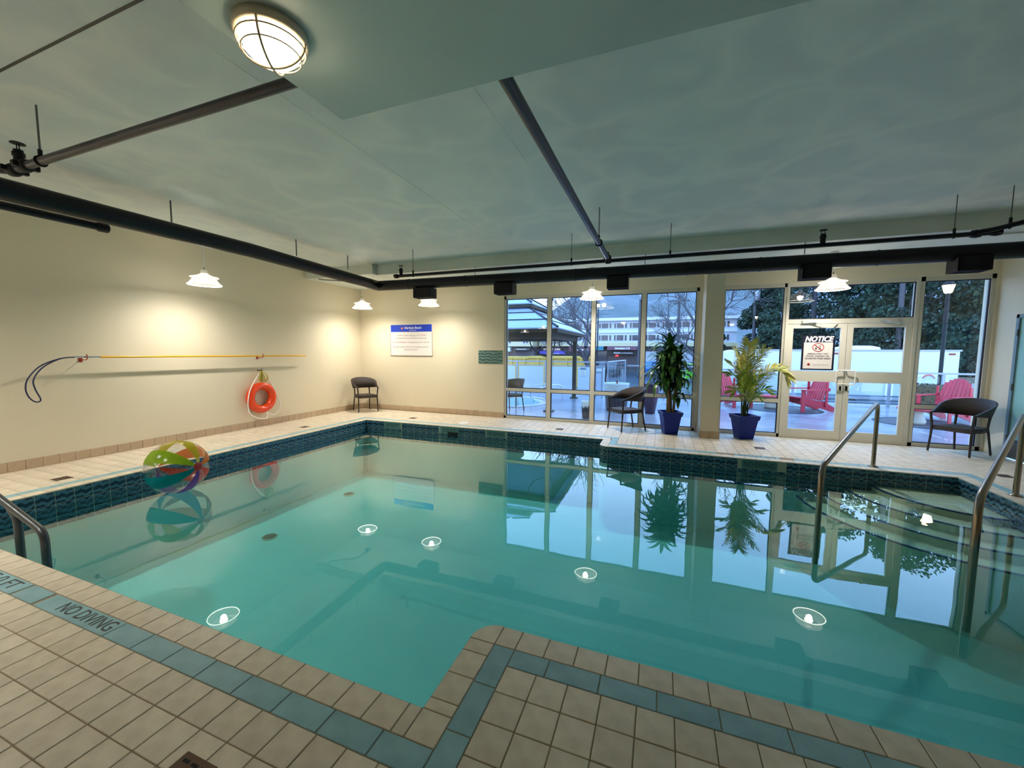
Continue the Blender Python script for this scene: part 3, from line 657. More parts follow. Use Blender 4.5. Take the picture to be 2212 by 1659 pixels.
# ------------------------------------------------------------------ lamps
M['shade'] = mat('glowing_prismatic_glass', (110, 110, 108), .2, emit=((255, 246, 228), .6))
def see_some(m, k):
    t = m.node_tree; mx = t.nodes.new('ShaderNodeMixShader'); tp = t.nodes.new('ShaderNodeBsdfTransparent'); mx.inputs[0].default_value = k
    t.links.new(t.nodes['Principled BSDF'].outputs[0], mx.inputs[1]); t.links.new(tp.outputs[0], mx.inputs[2]); t.links.new(mx.outputs[0], t.nodes['Material Output'].inputs[0])
see_some(M['shade'], .6)
M['rim'] = mat('glowing_glass_rim', (240, 240, 235), .2, emit=((255, 246, 228), 3.5))
M['bulb'] = mat('lit_bulb', (255, 250, 240), .3, emit=((255, 244, 222), 14))
def point(name, loc, watts, rad, rgb, parent=None):
    l = bpy.data.lights.new(name, 'POINT'); l.energy = watts; l.color = rgb; l.shadow_soft_size = rad; o = bpy.data.objects.new(name, l); col.objects.link(o)
    if parent: o.parent = parent
    o.location = loc; return o
WARM = (1.0, .935, .855)
def pendant(x, y, ztop, label):
    t = thing('pendant_lamp', label, 'lamp', (x, y, 2.565), group='glass pendant lamps along the walls')
    sh_ = MB().lathe([(.222, 0), (.224, .008), (.215, .02), (.175, .07), (.145, .115), (.14, .122)], 28); sh_.lathe([(.14, .122), (.19, .118), (.192, .126), (.1, .15), (.045, .185)], 28); sh_.build('glass_shade', M['shade'], t)
    MB().tube([(.221 * math.cos(a), .221 * math.sin(a), .008) for a in [2 * PI * i / 36 for i in range(36)]], .007, 6, closed=True).build('shade_rim', M['rim'], t)
    cp = MB().lathe([(.046, .18), (.05, .19), (.04, .235), (.03, .24), (.0, .24)], 16); cp.build('cap', M['shade_metal'], t)
    MB().tube([(.0, 0, .24), (0, 0, .29)], .006, 6).build('hook', M['rod'], t)
    MB().tube([(0, 0, .28), (0, 0, ztop - 2.565)], .009, 8).build('stem', M['white'], t)
    MB().lathe([(.055, ztop - 2.565), (.055, ztop - 2.59), (.02, ztop - 2.6), (.0, ztop - 2.6)], 16).build('canopy', M['white'], t)
    MB().lathe([(0, .045), (.035, .05), (.058, .075), (.056, .095), (.03, .118), (.0, .122)], 14).build('bulb', M['bulb'], t)
    l = bpy.data.lights.new('pendant_light', 'SPOT'); l.energy = P_PENDANT; l.color = WARM; l.shadow_soft_size = .04; l.spot_size = math.radians(162); l.spot_blend = 1.0
    o = bpy.data.objects.new('pendant_light', l); col.objects.link(o); o.parent = t; o.location = (0, 0, .035)
    point('pendant_glow', (0, 0, .06), P_PENDANT * .13, .04, WARM, t)
pendant(-6.8, 4.237, ZC, 'glass pendant lamp over the yellow rescue pole on the side wall')
pendant(-6.8, 7.77, 3.165, 'glass pendant lamp in the corner above the wicker chair')
pendant(-4.936, 7.77, ZBM, 'glass pendant lamp above the blue and white pool rules sign')
pendant(-1.283, 7.74, ZBM, 'glass pendant lamp in front of the four bay window')
pendant(2.52, 7.8, ZBM, 'glass pendant lamp above the glass double doors')
pendant(-6.8, .70, ZC, 'glass pendant lamp further along the side wall, out of the picture')
pendant(-4.9, .25, ZC, 'added unseen glass pendant lamp brightening the near deck, out of the picture')  # unseen pendant, added to brighten the near-left tiles
pendant(-6.8, -2.8, ZC, 'glass pendant lamp nearest the rear wall, out of the picture')

M['globe'] = mat('lit_ribbed_globe', (255, 250, 235), .2, emit=((255, 236, 196), L_BULK))
M['cage'] = mat('cream_cage_wire', (206, 186, 160), .4)
M['lamp_base'] = mat('cream_lamp_base', (206, 198, 178), .45)
def bulkhead(x, y, z, label):
    t = thing('bulkhead_lamp', label, 'lamp', (x, y, z), group='round caged ceiling lamps on the soffit'); t.scale = (.84, .84, .84)
    MB().lathe([(.0, 0), (.15, 0), (.152, -.03), (.146, -.04), (.13, -.044), (.125, -.03)], 32).build('base', M['lamp_base'], t)
    MB().lathe([(.124, -.036), (.122, -.06), (.108, -.095), (.08, -.122), (.045, -.137), (0, -.142)], 28).build('globe', M['globe'], t)
    cg = MB()
    for a in (.5, .5 + PI / 2):
        u = Vector((math.cos(a), math.sin(a), 0)); v_ = Vector((-math.sin(a), math.cos(a), 0))
        for off in ((-.0,) if 1 else ()):
            cg.tube([u * (.142 * math.cos(b)) + v_ * off + Vector((0, 0, -.035 - .122 * math.sin(b))) for b in [PI * i / 16 for i in range(17)]], .0055, 6)
    cg.tube([(.138 * math.cos(b), .138 * math.sin(b), -.062) for b in [2 * PI * i / 32 for i in range(32)]], .0035, 6, closed=True)
    cg.tube([(.118 * math.cos(b), .118 * math.sin(b), -.1) for b in [2 * PI * i / 32 for i in range(32)]], .003, 6, closed=True)
    cg.build('wire_cage', M['cage'], t)
bulkhead(-1.42, 1.17, 2.75, 'round caged bulkhead lamp glowing at the soffit corner above the pool')
bulkhead(2.6, -.9, 2.75, 'round caged bulkhead lamp on the soffit behind the viewer')
bulkhead(-.9, -4.4, 2.75, 'round caged bulkhead lamp at the far end of the soffit')

# ------------------------------------------------------------------ handrails
def flange(parent, x, y): MB().lathe([(.026, .02), (.03, .016), (.055, .008), (.058, 0), (.0, 0)], 16, (x, y, 0)).build('flange', M['steel'], parent)
h1 = thing('handrail', 'stainless pool step handrail in front of the double doors', 'handrail', (2.79, 6.76, 0), group='stainless handrails at the pool steps')
o = Vector((2.79, 6.76, 0))
MB().tube([Vector(p) - o for p in fillet([(2.79, 6.76, 0), (2.79, 6.76, .90), (1.545, 4.72, .42), (1.517, 4.64, .2), (1.517, 4.64, -.55)], .16, 7)], .025, 14).build('rail', M['steel'], h1); flange(h1, 0, 0)
h2 = thing('handrail', 'stainless pool step handrail beside the teal door wall', 'handrail', (3.71, 5.93, 0), group='stainless handrails at the pool steps')
o = Vector((3.71, 5.93, 0))
MB().tube([Vector(p) - o for p in fillet([(3.71, 5.93, 0), (3.71, 5.93, .92), (2.285, 3.96, .47), (2.245, 3.89, .2), (2.245, 3.89, -.55)], .16, 7)], .025, 14).build('rail', M['steel'], h2); flange(h2, 0, 0)
h3 = thing('grab_rail', 'low grey grab rail standing in the water at the near pool edge', 'handrail', (-4.36, 1.47, 0))
MB().tube(fillet([(0, 0, -.6), (0, 0, .15), (-1.15, 0, .45), (-1.15, 0, -.6)], .09, 6), .026, 12).build('rail', M['rail_dark'], h3)
MB().tube(fillet([(-.4, 0, -.6), (-.4, 0, .2), (-.5, 0, .27)], .05, 5), .026, 12).build('post', M['rail_dark'], h3)

# ------------------------------------------------------------------ beach ball
def ball():
    r = .318; c = (-5.47, 2.98, -.18 + r - .012)
    t = thing('beach_ball', 'striped see-through inflatable beach ball floating by the pool edge', 'ball', c)
    to = (Vector((0, 0, H)) - Vector(c)).normalized(); rt = to.cross(Vector((0, 0, 1))).normalized() * -1; upv = rt.cross(to) * -1
    rt = Vector((0, 0, 1)).cross(to).normalized(); upv = to.cross(rt)
    ax = (rt * .60 - upv * .10 + to * .79).normalized(); e1 = (upv - ax * upv.dot(ax)).normalized(); e2 = ax.cross(e1)
    def pt(th, ph, R): return ax * (R * math.cos(th)) + (e1 * math.cos(ph) + e2 * math.sin(ph)) * (R * math.sin(th))
    cols = {0: ('yellow_panel', (214, 198, 48)), 2: ('green_panel', (158, 196, 34)), 4: ('teal_panel', (0, 132, 142)), 6: ('purple_panel', (104, 60, 150)), 8: ('red_panel', (206, 66, 52)), 10: ('orange_panel', (228, 128, 48))}
    for k in range(12):
        b = MB(); nn, mm = 14, 4; v = []; f = []
        p0 = (k - .5) * PI / 6
        for i in range(nn + 1):
            th = .05 + (PI - .1) * i / nn
            for j in range(mm + 1): v.append(pt(th, p0 + PI / 6 * j / mm, r))
        for i in range(nn):
            for j in range(mm): a = i * (mm + 1) + j; f.append((a, a + 1, a + mm + 2, a + mm + 1))
        b.add(v, f, True)
        if k in cols:
            m = bpy.data.materials.new(cols[k][0]); m.use_nodes = True; tt = m.node_tree; pb = tt.nodes['Principled BSDF']; pb.inputs['Base Color'].default_value = (*lin(cols[k][1]), 1); pb.inputs['Roughness'].default_value = .18
            N = lambda q: tt.nodes.new(q); mx = N('ShaderNodeMixShader'); mx2 = N('ShaderNodeMixShader'); tl = N('ShaderNodeBsdfTranslucent'); tp = N('ShaderNodeBsdfTransparent')
            tl.inputs[0].default_value = (*lin(cols[k][1]), 1); tp.inputs[0].default_value = (*lin(cols[k][1]), 1); L = tt.links.new
            L(pb.outputs[0], mx.inputs[1]); L(tl.outputs[0], mx.inputs[2]); mx.inputs[0].default_value = .4; L(mx.outputs[0], mx2.inputs[1]); L(tp.outputs[0], mx2.inputs[2]); mx2.inputs[0].default_value = .12; L(mx2.outputs[0], tt.nodes['Material Output'].inputs[0])
            b.build(cols[k][0], m, t)
        else: b.build('clear_panel', M['film'], t)
    b = MB(); b.add([pt(.0, 0, r + .003)] + [pt(.13, 2 * PI * i / 16, r + .003) for i in range(16)] + [pt(.16, 2 * PI * i / 16, r - .002) for i in range(16)], [(0, 1 + i, 1 + (i + 1) % 16) for i in range(16)] + [(1 + i, 17 + i, 17 + (i + 1) % 16, 1 + (i + 1) % 16) for i in range(16)], True); b.build('end_cap', mat('red_cap', (176, 30, 18), .25), t)
ball()

# ------------------------------------------------------------------ wall items: rescue pole, ring buoy, rules sign
rp = thing('rescue_pole', 'long yellow shepherd hook rescue pole on the side wall', 'rescue pole', (-7.45, 0, 0))
MB().tube([(0, 3.2, 1.438), (0, 6.69, 1.432)], .0155, 10).build('pole', M['yellow'], rp); MB().tube([(0, 2.93, 1.439), (0, 3.2, 1.438)], .0125, 10).build('silver_sleeve', M['chrome'], rp)
MB().tube([(0, 6.69, 1.432), (0, 6.70, 1.432), (0, 6.74, 1.432)], [.012, .016, .004], 8).build('tip', M['white'], rp)
MB().tube(smooth_path([(0, 2.95, 1.437), (-.005, 2.80, 1.42), (-.01, 2.62, 1.33), (-.015, 2.505, 1.18), (-.018, 2.475, 1.05), (-.018, 2.495, .94), (-.012, 2.54, .875), (-.0, 2.575, .872), (.008, 2.585, .91), (.012, 2.545, 1.04), (.012, 2.54, 1.16), (.01, 2.63, 1.31), (.01, 2.80, 1.42), (0, 2.95, 1.437)], 6), .008, 8).build('hook', M['hookblue'], rp)
for y in (3.05, 5.64):
    b = MB(); b.tube([(-.147, y, 1.40), (0, y, 1.40), (.028, y, 1.415), (.033, y, 1.44), (.028, y, 1.465), (.01, y, 1.475)], .006, 6); b.box((-.148, y - .02, 1.37), (-.142, y + .02, 1.43)); b.build('bracket', M['red_brk'], rp)
rb = thing('ring_buoy', 'orange ring buoy hanging on the side wall below the rescue pole', 'life ring', (-7.51, 5.63, .595))
MB().tube([(0, .235 * math.cos(a), .235 * math.sin(a)) for a in [2 * PI * i / 40 for i in range(40)]], .075, 16, closed=True).build('ring', M['orange'], rb)
MB().tube(smooth_path([(.02, -.02, .5), (.03, -.1, .42), (.055, -.26, .2), (.055, -.315, .0), (.05, -.32, -.14), (.05, -.28, -.3), (.05, -.12, -.4), (.06, .02, -.43), (.06, .06, -.39), (.05, .06, -.3)], 6), .0105, 6).build('white_rope', M['rope_w'], rb)
MB().tube(smooth_path([(.02, .03, .5), (.0, .17, .36), (.0, .27, .18), (.02, .33, .0), (.02, .4, -.16), (.02, .36, -.3), (.02, .25, -.385), (.03, .12, -.34), (.03, .07, -.29)], 6), .0105, 6).build('white_rope', M['rope_w'], rb)
ry = MB()
for k in range(9):
    a = rnd.uniform(-.09, .12); d_ = rnd.uniform(-.01, .03)
    ry.tube(smooth_path([(.02, .0, .55), (.02 + d_, a * .8, .47), (.03 + d_, a, .38), (.03, a * .7, .32), (.02 + d_, a * .5, .40), (.02, .01, .54)], 4), .007, 5)
ry.build('yellow_rope', M['rope_y'], rb)
MB().tube([(-.085, 0, .55), (.03, 0, .545), (.04, 0, .575)], .009, 6).build('wall_hook', M['black'], rb)
rs = thing('rules_sign', 'white and blue pool rules sign on the cream back wall', 'sign', (-5.975, 8.575, 1.83))
MB().cbox((-.63, -.012, -.405), (.63, 0, .40), .003).build('board', M['sign_white'], rs)
MB().box((-.615, -.0135, .205), (.615, -.012, .385)).build('header', M['sign_blue'], rs)
FS = lambda x, z: facing(x, -.014, z, (1, 0, 0), (0, 0, 1))
text('lettering', 'Harrison Beach', .085, M['ink_white'], rs, FS(.06, .305), bold=.001, width=.5)
text('lettering', 'H O T E L', .04, M['ink_white'], rs, FS(.06, .24), width=.2)
MB().lathe([(.0, 0), (.03, 0), (.03, .001), (.0, .001)], 8, (0, 0, 0), False, Matrix.Translation((-.27, -.0137, .295)) @ Matrix.Rotation(PI / 2, 4, 'X')).build('logo', M['ink_orange'], rs)
def mixed(z, parts, wt):
    L_ = [len(p[0]) for p in parts]; tot = sum(L_); x = -wt / 2
    for (b, m_), l in zip(parts, L_):
        ww = wt * l / tot; text('lettering', b, .05, m_, rs, FS(x + ww / 2, z), width=ww * .94); x += ww
mixed(.115, [('Children under the age of 12', M['ink_grey']), ('MUST', M['ink_red']), ('be', M['ink_grey'])], .92)
mixed(.045, [('accompanied by an adult when swimming.', M['ink_grey'])], .98)
mixed(-.06, [('Please', M['ink_grey']), ('SHOWER before', M['ink_red']), ('entering the pool or hot tub.', M['ink_grey'])], 1.14)
mixed(-.175, [('NO', M['ink_red']), ('glass, bottles, food or beverages permitted', M['ink_grey'])], 1.08)
mixed(-.245, [('beyond this point.', M['ink_grey'])], .42)
fr = MB()
for a in ((-.63, .63, -.405, -.393), (-.63, -.618, -.393, .2), (.618, .63, -.393, .2)): fr.box((a[0], -.0145, a[2]), (a[1], -.012, a[3]))
fr.build('border', M['ink_grey'], rs)

# ------------------------------------------------------------------ deck drains, skimmer lid
def drain(x, y, label, s=.15):
    t = thing('floor_drain', label, 'drain', (x, y, 0), group='bronze floor drains in the deck'); h = s / 2
    MB().cbox((-h, -h, -.004), (h, h, .003), .002).build('plate', M['drain'], t); b = MB()
    k = ('slot', s)
    if k not in _tiles: _tiles[k] = MB().box((0, 0, .003), (s * .2, .012, .0036)).mesh('slot', M['drain_dark'])
    for i in range(4):
        for j in range(3): link('slot', _tiles[k], t, (-h + .02 + j * s * .28, -h + .018 + i * s * .23, 0))
drain(-6.67, 2.43, 'bronze floor drain in the deck beside the beach ball')
drain(-6.72, 5.93, 'bronze floor drain in the deck below the orange ring buoy')
drain(-5.33, 7.67, 'bronze floor drain in the deck under the rules sign wall')
drain(-1.86, 7.68, 'bronze floor drain in front of the four bay window')
drain(1.56, 7.38, 'bronze floor drain in front of the palm planter')
drain(4.17, 6.86, 'bronze floor drain in the deck by the teal door')
drain(-1.575, .795, 'slotted floor drain in the near deck at the picture edge', .17)
tag(MB().lathe([(0, .006), (.1, .006), (.115, .004), (.125, 0), (0, -.003)], 24, (-3.96, 7.56, 0)).build('skimmer_lid', M['white']), 'round white skimmer lid set in the far deck', 'lid')

# ------------------------------------------------------------------ wicker armchairs
def wicker_chair(label, loc, rz, m='wicker', group='dark wicker armchairs beside the pool'):
    t = thing('wicker_armchair', label, 'chair', loc, rz, group); W_ = M[m]; t.scale = (.92, .88, 1)
    # seat: front edge at +x
    b = MB(); pts = [(.27, -.25), (.29, -.2), (.30, 0), (.29, .2), (.27, .25), (0, .265), (-.22, .22), (-.25, .15), (-.25, -.15), (-.22, -.22), (0, -.265)]
    b.prism(pts, .37, .425); b.prism([(x * .97, y * .97) for x, y in pts], .425, .437); b.build('seat', W_, t)
    U = []; NB = 40
    for i in range(NB + 1):
        s = i / NB * 2 - 1; a = abs(s); sg = 1 if s >= 0 else -1
        if a > .62: k = (a - .62) / .38; x, y = -.03 + k * .31, .30 - .02 * k
        else: ph = a / .62 * PI / 2; x, y = -.03 - .27 * math.cos(ph), .30 * math.sin(ph)
        k = max(0., math.cos(a * PI / 2 * 1.04)) ** 1.15
        zt = .652 + .215 * k; zb = .628 - .04 * k; lean = .075 * k
        U.append((x, y * sg, zb, zt, lean))
    v = []; f = []
    for (x, y, zb, zt, ln) in U:
        n_ = Vector((x + .03, y, 0)); n_ = n_.normalized() if n_.length > .01 else Vector((-1, 0, 0))
        if x > -.03: n_ = Vector((0, 1 if y > 0 else -1, 0))
        p = Vector((x, y, 0)); o_ = n_ * .014
        q = [p - o_ + Vector((0, 0, zb)), p + o_ + Vector((0, 0, zb)), p + o_ + n_ * ln * .5 + Vector((0, 0, (zb + zt) / 2)), p + o_ + n_ * ln + Vector((0, 0, zt)), p - o_ + n_ * ln + Vector((0, 0, zt)), p - o_ + n_ * ln * .5 + Vector((0, 0, (zb + zt) / 2))]
        v += q
    for i in range(NB):
        for k in range(6): f.append((i * 6 + k, i * 6 + (k + 1) % 6, (i + 1) * 6 + (k + 1) % 6, (i + 1) * 6 + k))
    f += [tuple(range(6)), tuple(NB * 6 + k for k in range(6))[::-1]]
    MB().add(v, f, True).build('backrest', W_, t)
    for sg in (1, -1):
        for pth, foot in (([(.30, .275 * sg, 0), (.27, .262 * sg, .38), (.285, .285 * sg, .64)], 0), ([(-.33, .235 * sg, 0), (-.25, .215 * sg, .36), (-.235, .21 * sg, .45), (-.27, .215 * sg, .65)], 1)):
            lg = MB().tube(smooth_path(pth, 4), [.016 + .004 * i / (4 * (len(pth) - 1)) for i in range(4 * (len(pth) - 1) + 1)], 8).build('leg', W_, t)
            p = pth[0]; MB().tube([(p[0], p[1], -.0), (p[0] * .998, p[1] * .998, .022)], .0175, 8).build('foot_cap', M['white'], lg)
    return t
wicker_chair('dark wicker armchair in the corner under the pendant lamp', (-7.05, 8.07, 0), math.atan2(-.35, .56))
wicker_chair('dark wicker armchair in front of the four bay window', (-.60, 8.09, 0), math.atan2(-.36, -.45) )
wicker_chair('dark wicker armchair beside the tall window and teal door', (4.40, 8.12, 0), math.atan2(-.33, -.45))

# ------------------------------------------------------------------ planters and plants
def planter(label, loc, rz):
    t = thing('planter', label, 'planter', loc, rz, group='square cobalt blue planters'); b = MB()
    a, c, hh = .115, .175, .43
    def sq(r, z): return [(-r, -r, z), (r, -r, z), (r, r, z), (-r, r, z)]
    rings = [sq(a, 0), sq(a + (c - a) * .78, hh * .82), sq(a + (c - a) * .78 + .014, hh * .82), sq(c + .014, hh), sq(c - .004, hh), sq(c - .03, hh - .06)]
    v = [p for r in rings for p in r]; f = [(3, 2, 1, 0)]
    for i in range(5):
        for k in range(4): f.append((i * 4 + k, i * 4 + (k + 1) % 4, i * 4 + 4 + (k + 1) % 4, i * 4 + 4 + k))
    b.add(v, f); b.build('pot', M['pot_blue'], t)
    MB().add(sq(c - .025, hh - .05), [(0, 1, 2, 3)]).build('soil', M['soil'], t); return t
planter('cobalt blue square planter holding the dracaena', (.20, 8.09, 0), .25)
planter('cobalt blue square planter holding the yellowing palm', (1.455, 8.15, 0), .3)
def strap(base, az, el0, ln, wd, droop, nseg=7, fold=.25):
    """one strap leaf: starts at base, rises at angle el0 and droops"""
    p = Vector(base); e = el0; pts = []
    for i in range(nseg + 1):
        pts.append(p.copy()); p = p + Vector((math.cos(az) * math.cos(e), math.sin(az) * math.cos(e), math.sin(e))) * (ln / nseg); e -= droop / nseg
    side = Vector((-math.sin(az), math.cos(az), 0)); v = []; f = []
    for i, q in enumerate(pts):
        s = i / nseg; w_ = wd * (.35 + .65 * math.sin(min(1, s * 2.2) * PI / 2)) * (1 - max(0, s - .45) / .55) ** .75 + .002
        v += [q - side * w_ + Vector((0, 0, w_ * fold)), q, q + side * w_ + Vector((0, 0, w_ * fold))]
    for i in range(nseg):
        for k in range(2): f.append((i * 3 + k, i * 3 + k + 1, i * 3 + k + 4, i * 3 + k + 3))
    return v, f
dr = thing('dracaena', 'dark green corn plant with drooping strap leaves in a blue planter', 'plant', (.20, 8.09, .38))
rr = random.Random(3)
heads = []
for (bx, by, top, lean) in ((-.05, .0, 1.27, (.0, .02)), (.05, -.03, 1.08, (.06, -.03)), (-.02, -.05, 1.0, (-.13, -.03)), (.02, .06, .72, (-.08, .0)), (.06, .03, .52, (.05, .04))):
    pt_ = [(bx, by, 0), (bx + lean[0] * .3, by + lean[1] * .3, top * .5), (bx + lean[0], by + lean[1], top)]
    cn_ = MB().tube(smooth_path(pt_, 4), .02 if top < 1.2 else .024, 8).build('cane', M['cane'], dr); heads.append((bx + lean[0], by + lean[1], top))
for hi, (x, y, z) in enumerate(heads):
    for k in range((76, 66, 56, 40, 26)[hi]):
        q = k / (76, 66, 56, 40, 26)[hi]; az = k * 2.4 + rr.uniform(-.3, .3); zz = z - (1 - q) * (.5 if hi < 3 else .28) + .02
        ln = rr.uniform(.42, .58) * (1 if hi < 3 else .7); el = .55 + .8 * q ** 1.5 + rr.uniform(-.2, .2); dp = rr.uniform(2.3, 3.1) - .7 * q
        if math.sin(az) > .3: ln *= .68
        if math.cos(az) > .4: ln *= .8
        v, f = strap((x + .02 * math.cos(az), y + .02 * math.sin(az), zz), az, el, ln, rr.uniform(.036, .05), dp)
        MB().add(v, f, True).build('leaf', M['leaf'], dr)
pa = thing('palm', 'tall yellowing feather palm in a blue planter beside the double doors', 'plant', (1.455, 8.13, .38))
def frond(pth, nl, ll, m, lw=.008, s0=.3):
    pts = smooth_path([Vector(p) for p in pth], 12 // (len(pth) - 1)); n_ = len(pts) - 1
    fr = MB().tube(pts, [.008 - .0062 * i / n_ for i in range(n_ + 1)], 5).build('frond', M['pstem'], pa); lb = MB()
    for i in range(nl):
        s = s0 + (1 - s0) * i / nl; j = min(n_ - 1, int(s * n_)); q = pts[j].lerp(pts[j + 1], s * n_ - j); T = (pts[j + 1] - pts[j]).normalized()
        side = T.cross(Vector((0, -.35, 1))); side = side.normalized() if side.length > .05 else Vector((1, 0, 0)); upn = side.cross(T)
        for sg in (1, -1):
            l = ll * (.55 + .45 * math.sin(PI * min(1, (s - s0) / (1 - s0) * .8 + .12))) * rr.uniform(.85, 1.15); dirv = (T * (.55 + .55 * s) + side * sg * .8 + upn * .25 + Vector((rr.uniform(-.14, .14), rr.uniform(-.14, .14), rr.uniform(-.1, .1)))).normalized()
            wv = dirv.cross(upn).normalized() * lw; m1 = q + dirv * l * .5; e_ = q + dirv * l + Vector((0, 0, -.3 * l * l / .3))
            lb.add([q - wv * .5, q + wv * .5, m1 + wv, e_, m1 - wv], [(0, 1, 2, 3, 4)])
    tag(lb.build('leaflet', m, fr), kind='stuff')
for pth, nl, ll, m in (
    ([(0, 0, 0), (.0, .0, .55), (-.01, -.02, 1.05), (.02, -.03, 1.36)], 52, .31, 'frond'), ([(0, 0, 0), (-.03, 0, .5), (-.10, -.02, .95), (-.22, -.05, 1.24)], 48, .30, 'frond'), ([(0, 0, 0), (.03, 0, .5), (.1, -.03, .95), (.25, -.06, 1.22)], 48, .30, 'frond'),
    ([(0, 0, 0), (-.06, .0, .5), (-.17, -.03, .85), (-.31, -.08, .98)], 44, .25, 'frond'), ([(-.02, 0, 0), (-.08, .02, .5), (-.18, -.02, .74), (-.31, -.06, .78)], 40, .22, 'frond_green'), ([(0, 0, 0), (.08, -.02, .5), (.26, -.05, .82), (.44, -.08, .92)], 44, .28, 'frond'),
    ([(.02, 0, 0), (.14, -.03, .48), (.36, -.08, .82), (.50, -.1, .86), (.60, -.13, .72)], 50, .27, 'frond'), ([(.02, 0, 0), (.1, -.04, .35), (.22, -.1, .52), (.34, -.14, .50)], 38, .22, 'frond_green'), ([(-.02, 0, 0), (-.08, -.05, .35), (-.16, -.1, .5), (-.24, -.13, .46)], 38, .2, 'frond_green'),
    ([(0, 0, 0), (.02, -.06, .4), (.08, -.12, .66), (.14, -.2, .74)], 42, .24, 'frond_green'), ([(0, 0, 0), (-.03, -.05, .45), (-.08, -.1, .74), (-.12, -.16, .84)], 42, .25, 'frond_green'), ([(0, 0, 0), (-.02, .04, .5), (-.06, .06, .9), (-.1, .06, 1.14)], 44, .27, 'frond'), ([(0, 0, 0), (.05, -.03, .3), (.12, -.08, .42), (.2, -.1, .38)], 30, .18, 'frond_green')):
    frond(pth, nl, ll, M[m])
for k in range(4): MB().tube([(-.05 + .03 * k, .02 * (k % 2), -.0), (-.06 + .035 * k, .0, .3)], .011, 6).build('stem', M['pstem'], pa)

# ------------------------------------------------------------------ outside: ground
M['patio'] = mat('wet_patio', (158, 164, 176), .22, var=((124, 130, 144), 1.1, 4), bump=(2.5, .03), spec=.6)
M['road'] = mat('wet_asphalt', (96, 102, 116), .3, var=((72, 78, 92), .6, 4))
M['fence'] = mat('grey_fence_metal', (168, 172, 182), .4, metal=.2)
M['frost'] = mat('frosted_panel', (206, 216, 232), .35)
M['fglass'] = clear('fence_glass', (.78, .86, .88), 1.5)
M['red'] = mat('red_painted_wood', (196, 44, 66), .4, rand=.12)
M['stone'] = mat('pale_stone', (206, 198, 184), .7, bump=(20, .3))
M['ring'] = mat('dark_paving_ring', (70, 74, 86), .4, bump=(30, .5))
M['bronze'] = mat('gazebo_bronze', (74, 64, 52), .5)
M['groof'] = mat('gazebo_roof', (172, 186, 220), .35, metal=.1)
M['gdark'] = mat('gazebo_seam', (26, 30, 44), .5)
patio = struct(MB().box((-30, YF + .2, -.2), (16, 15.3, -.005)).build('trim_3', M['patio']), 'wet grey patio outside the windows')
struct(MB().box((-120, 15.3, -1.2), (120, 120, -.75)).build('trim_4', M['road']), 'wet street beyond the patio fence')

# gazebo over the hot tub
gz = thing('gazebo', 'dark bronze gazebo with a two tier grey roof over the hot tub', 'gazebo', (-4.3, 11.52, 0))
for x in (-1, 1):
    for y in (-1, 1):
        p = MB(); px_, py_ = 1.6 * x, 1.6 * y; p.box((px_ - .06, py_ - .06, 0), (px_ + .06, py_ + .06, 2.0)); p.box((px_ - .12, py_ - .12, 0), (px_ + .12, py_ + .12, .03)); po = p.build('post', M['bronze'], gz)
        for dx, dy in ((-x, 0), (0, -y)):
            MB().tube([(px_ + dx * .55 * math.sin(a), py_ + dy * .55 * math.sin(a), 1.42 + .5 * (1 - math.cos(a))) for a in [PI / 2 * i / 8 for i in range(9)]], .018, 6).build('brace', M['bronze'], po)
for a, b, c, d in ((-1.66, 1.66, -1.66, -1.54), (-1.66, 1.66, 1.54, 1.66), (-1.66, -1.54, -1.54, 1.54), (1.54, 1.66, -1.54, 1.54)): MB().box((a, c, 1.90), (b, d, 2.10)).build('beam', M['bronze'], gz)
def hip(r0, z0, r1, z1, seams, name):
    for k in range(4):
        R = Matrix.Rotation(k * PI / 2, 4, 'Z'); b = MB(); q = [R @ Vector(p) for p in ((-r0, -r0, z0), (r0, -r0, z0), (r1, -r1, z1), (-r1, -r1, z1))]; q2 = [p + Vector((0, 0, -.03)) for p in q]
        b.add(q + q2, [(0, 1, 2, 3), (7, 6, 5, 4), (0, 4, 5, 1), (1, 5, 6, 2), (2, 6, 7, 3), (3, 7, 4, 0)]); rp_ = b.build('roof_panel', M['groof'], gz)
        sb = MB()
        for s in seams:
            r_ = r0 + (r1 - r0) * s; z_ = z0 + (z1 - z0) * s; sb.tube([R @ Vector((-r_, -r_, z_ + .01)), R @ Vector((r_, -r_, z_ + .01))], .016, 5)
        sb.tube([q[1] + Vector((0, 0, .015)), q[2] + Vector((0, 0, .015))], .028, 6); sb.build('seam', M['gdark'], rp_)
    e = MB()
    for k in range(4): R = Matrix.Rotation(k * PI / 2, 4, 'Z'); e.add([R @ Vector(p) for p in ((-r0, -r0, z0 - .03), (r0, -r0, z0 - .03), (r0 - .02, -r0 + .02, z0 - .12), (-r0 + .02, -r0 + .02, z0 - .12))], [(0, 1, 2, 3)])
    e.build('eave', M['bronze'], gz)
hip(1.88, 2.16, .62, 2.86, (.33, .66), 'l'); hip(.86, 2.92, .06, 3.38, (), 'u')
MB().box((-.6, -.6, 2.7), (.6, .6, 2.95)).build('vent_curb', M['gdark'], gz)

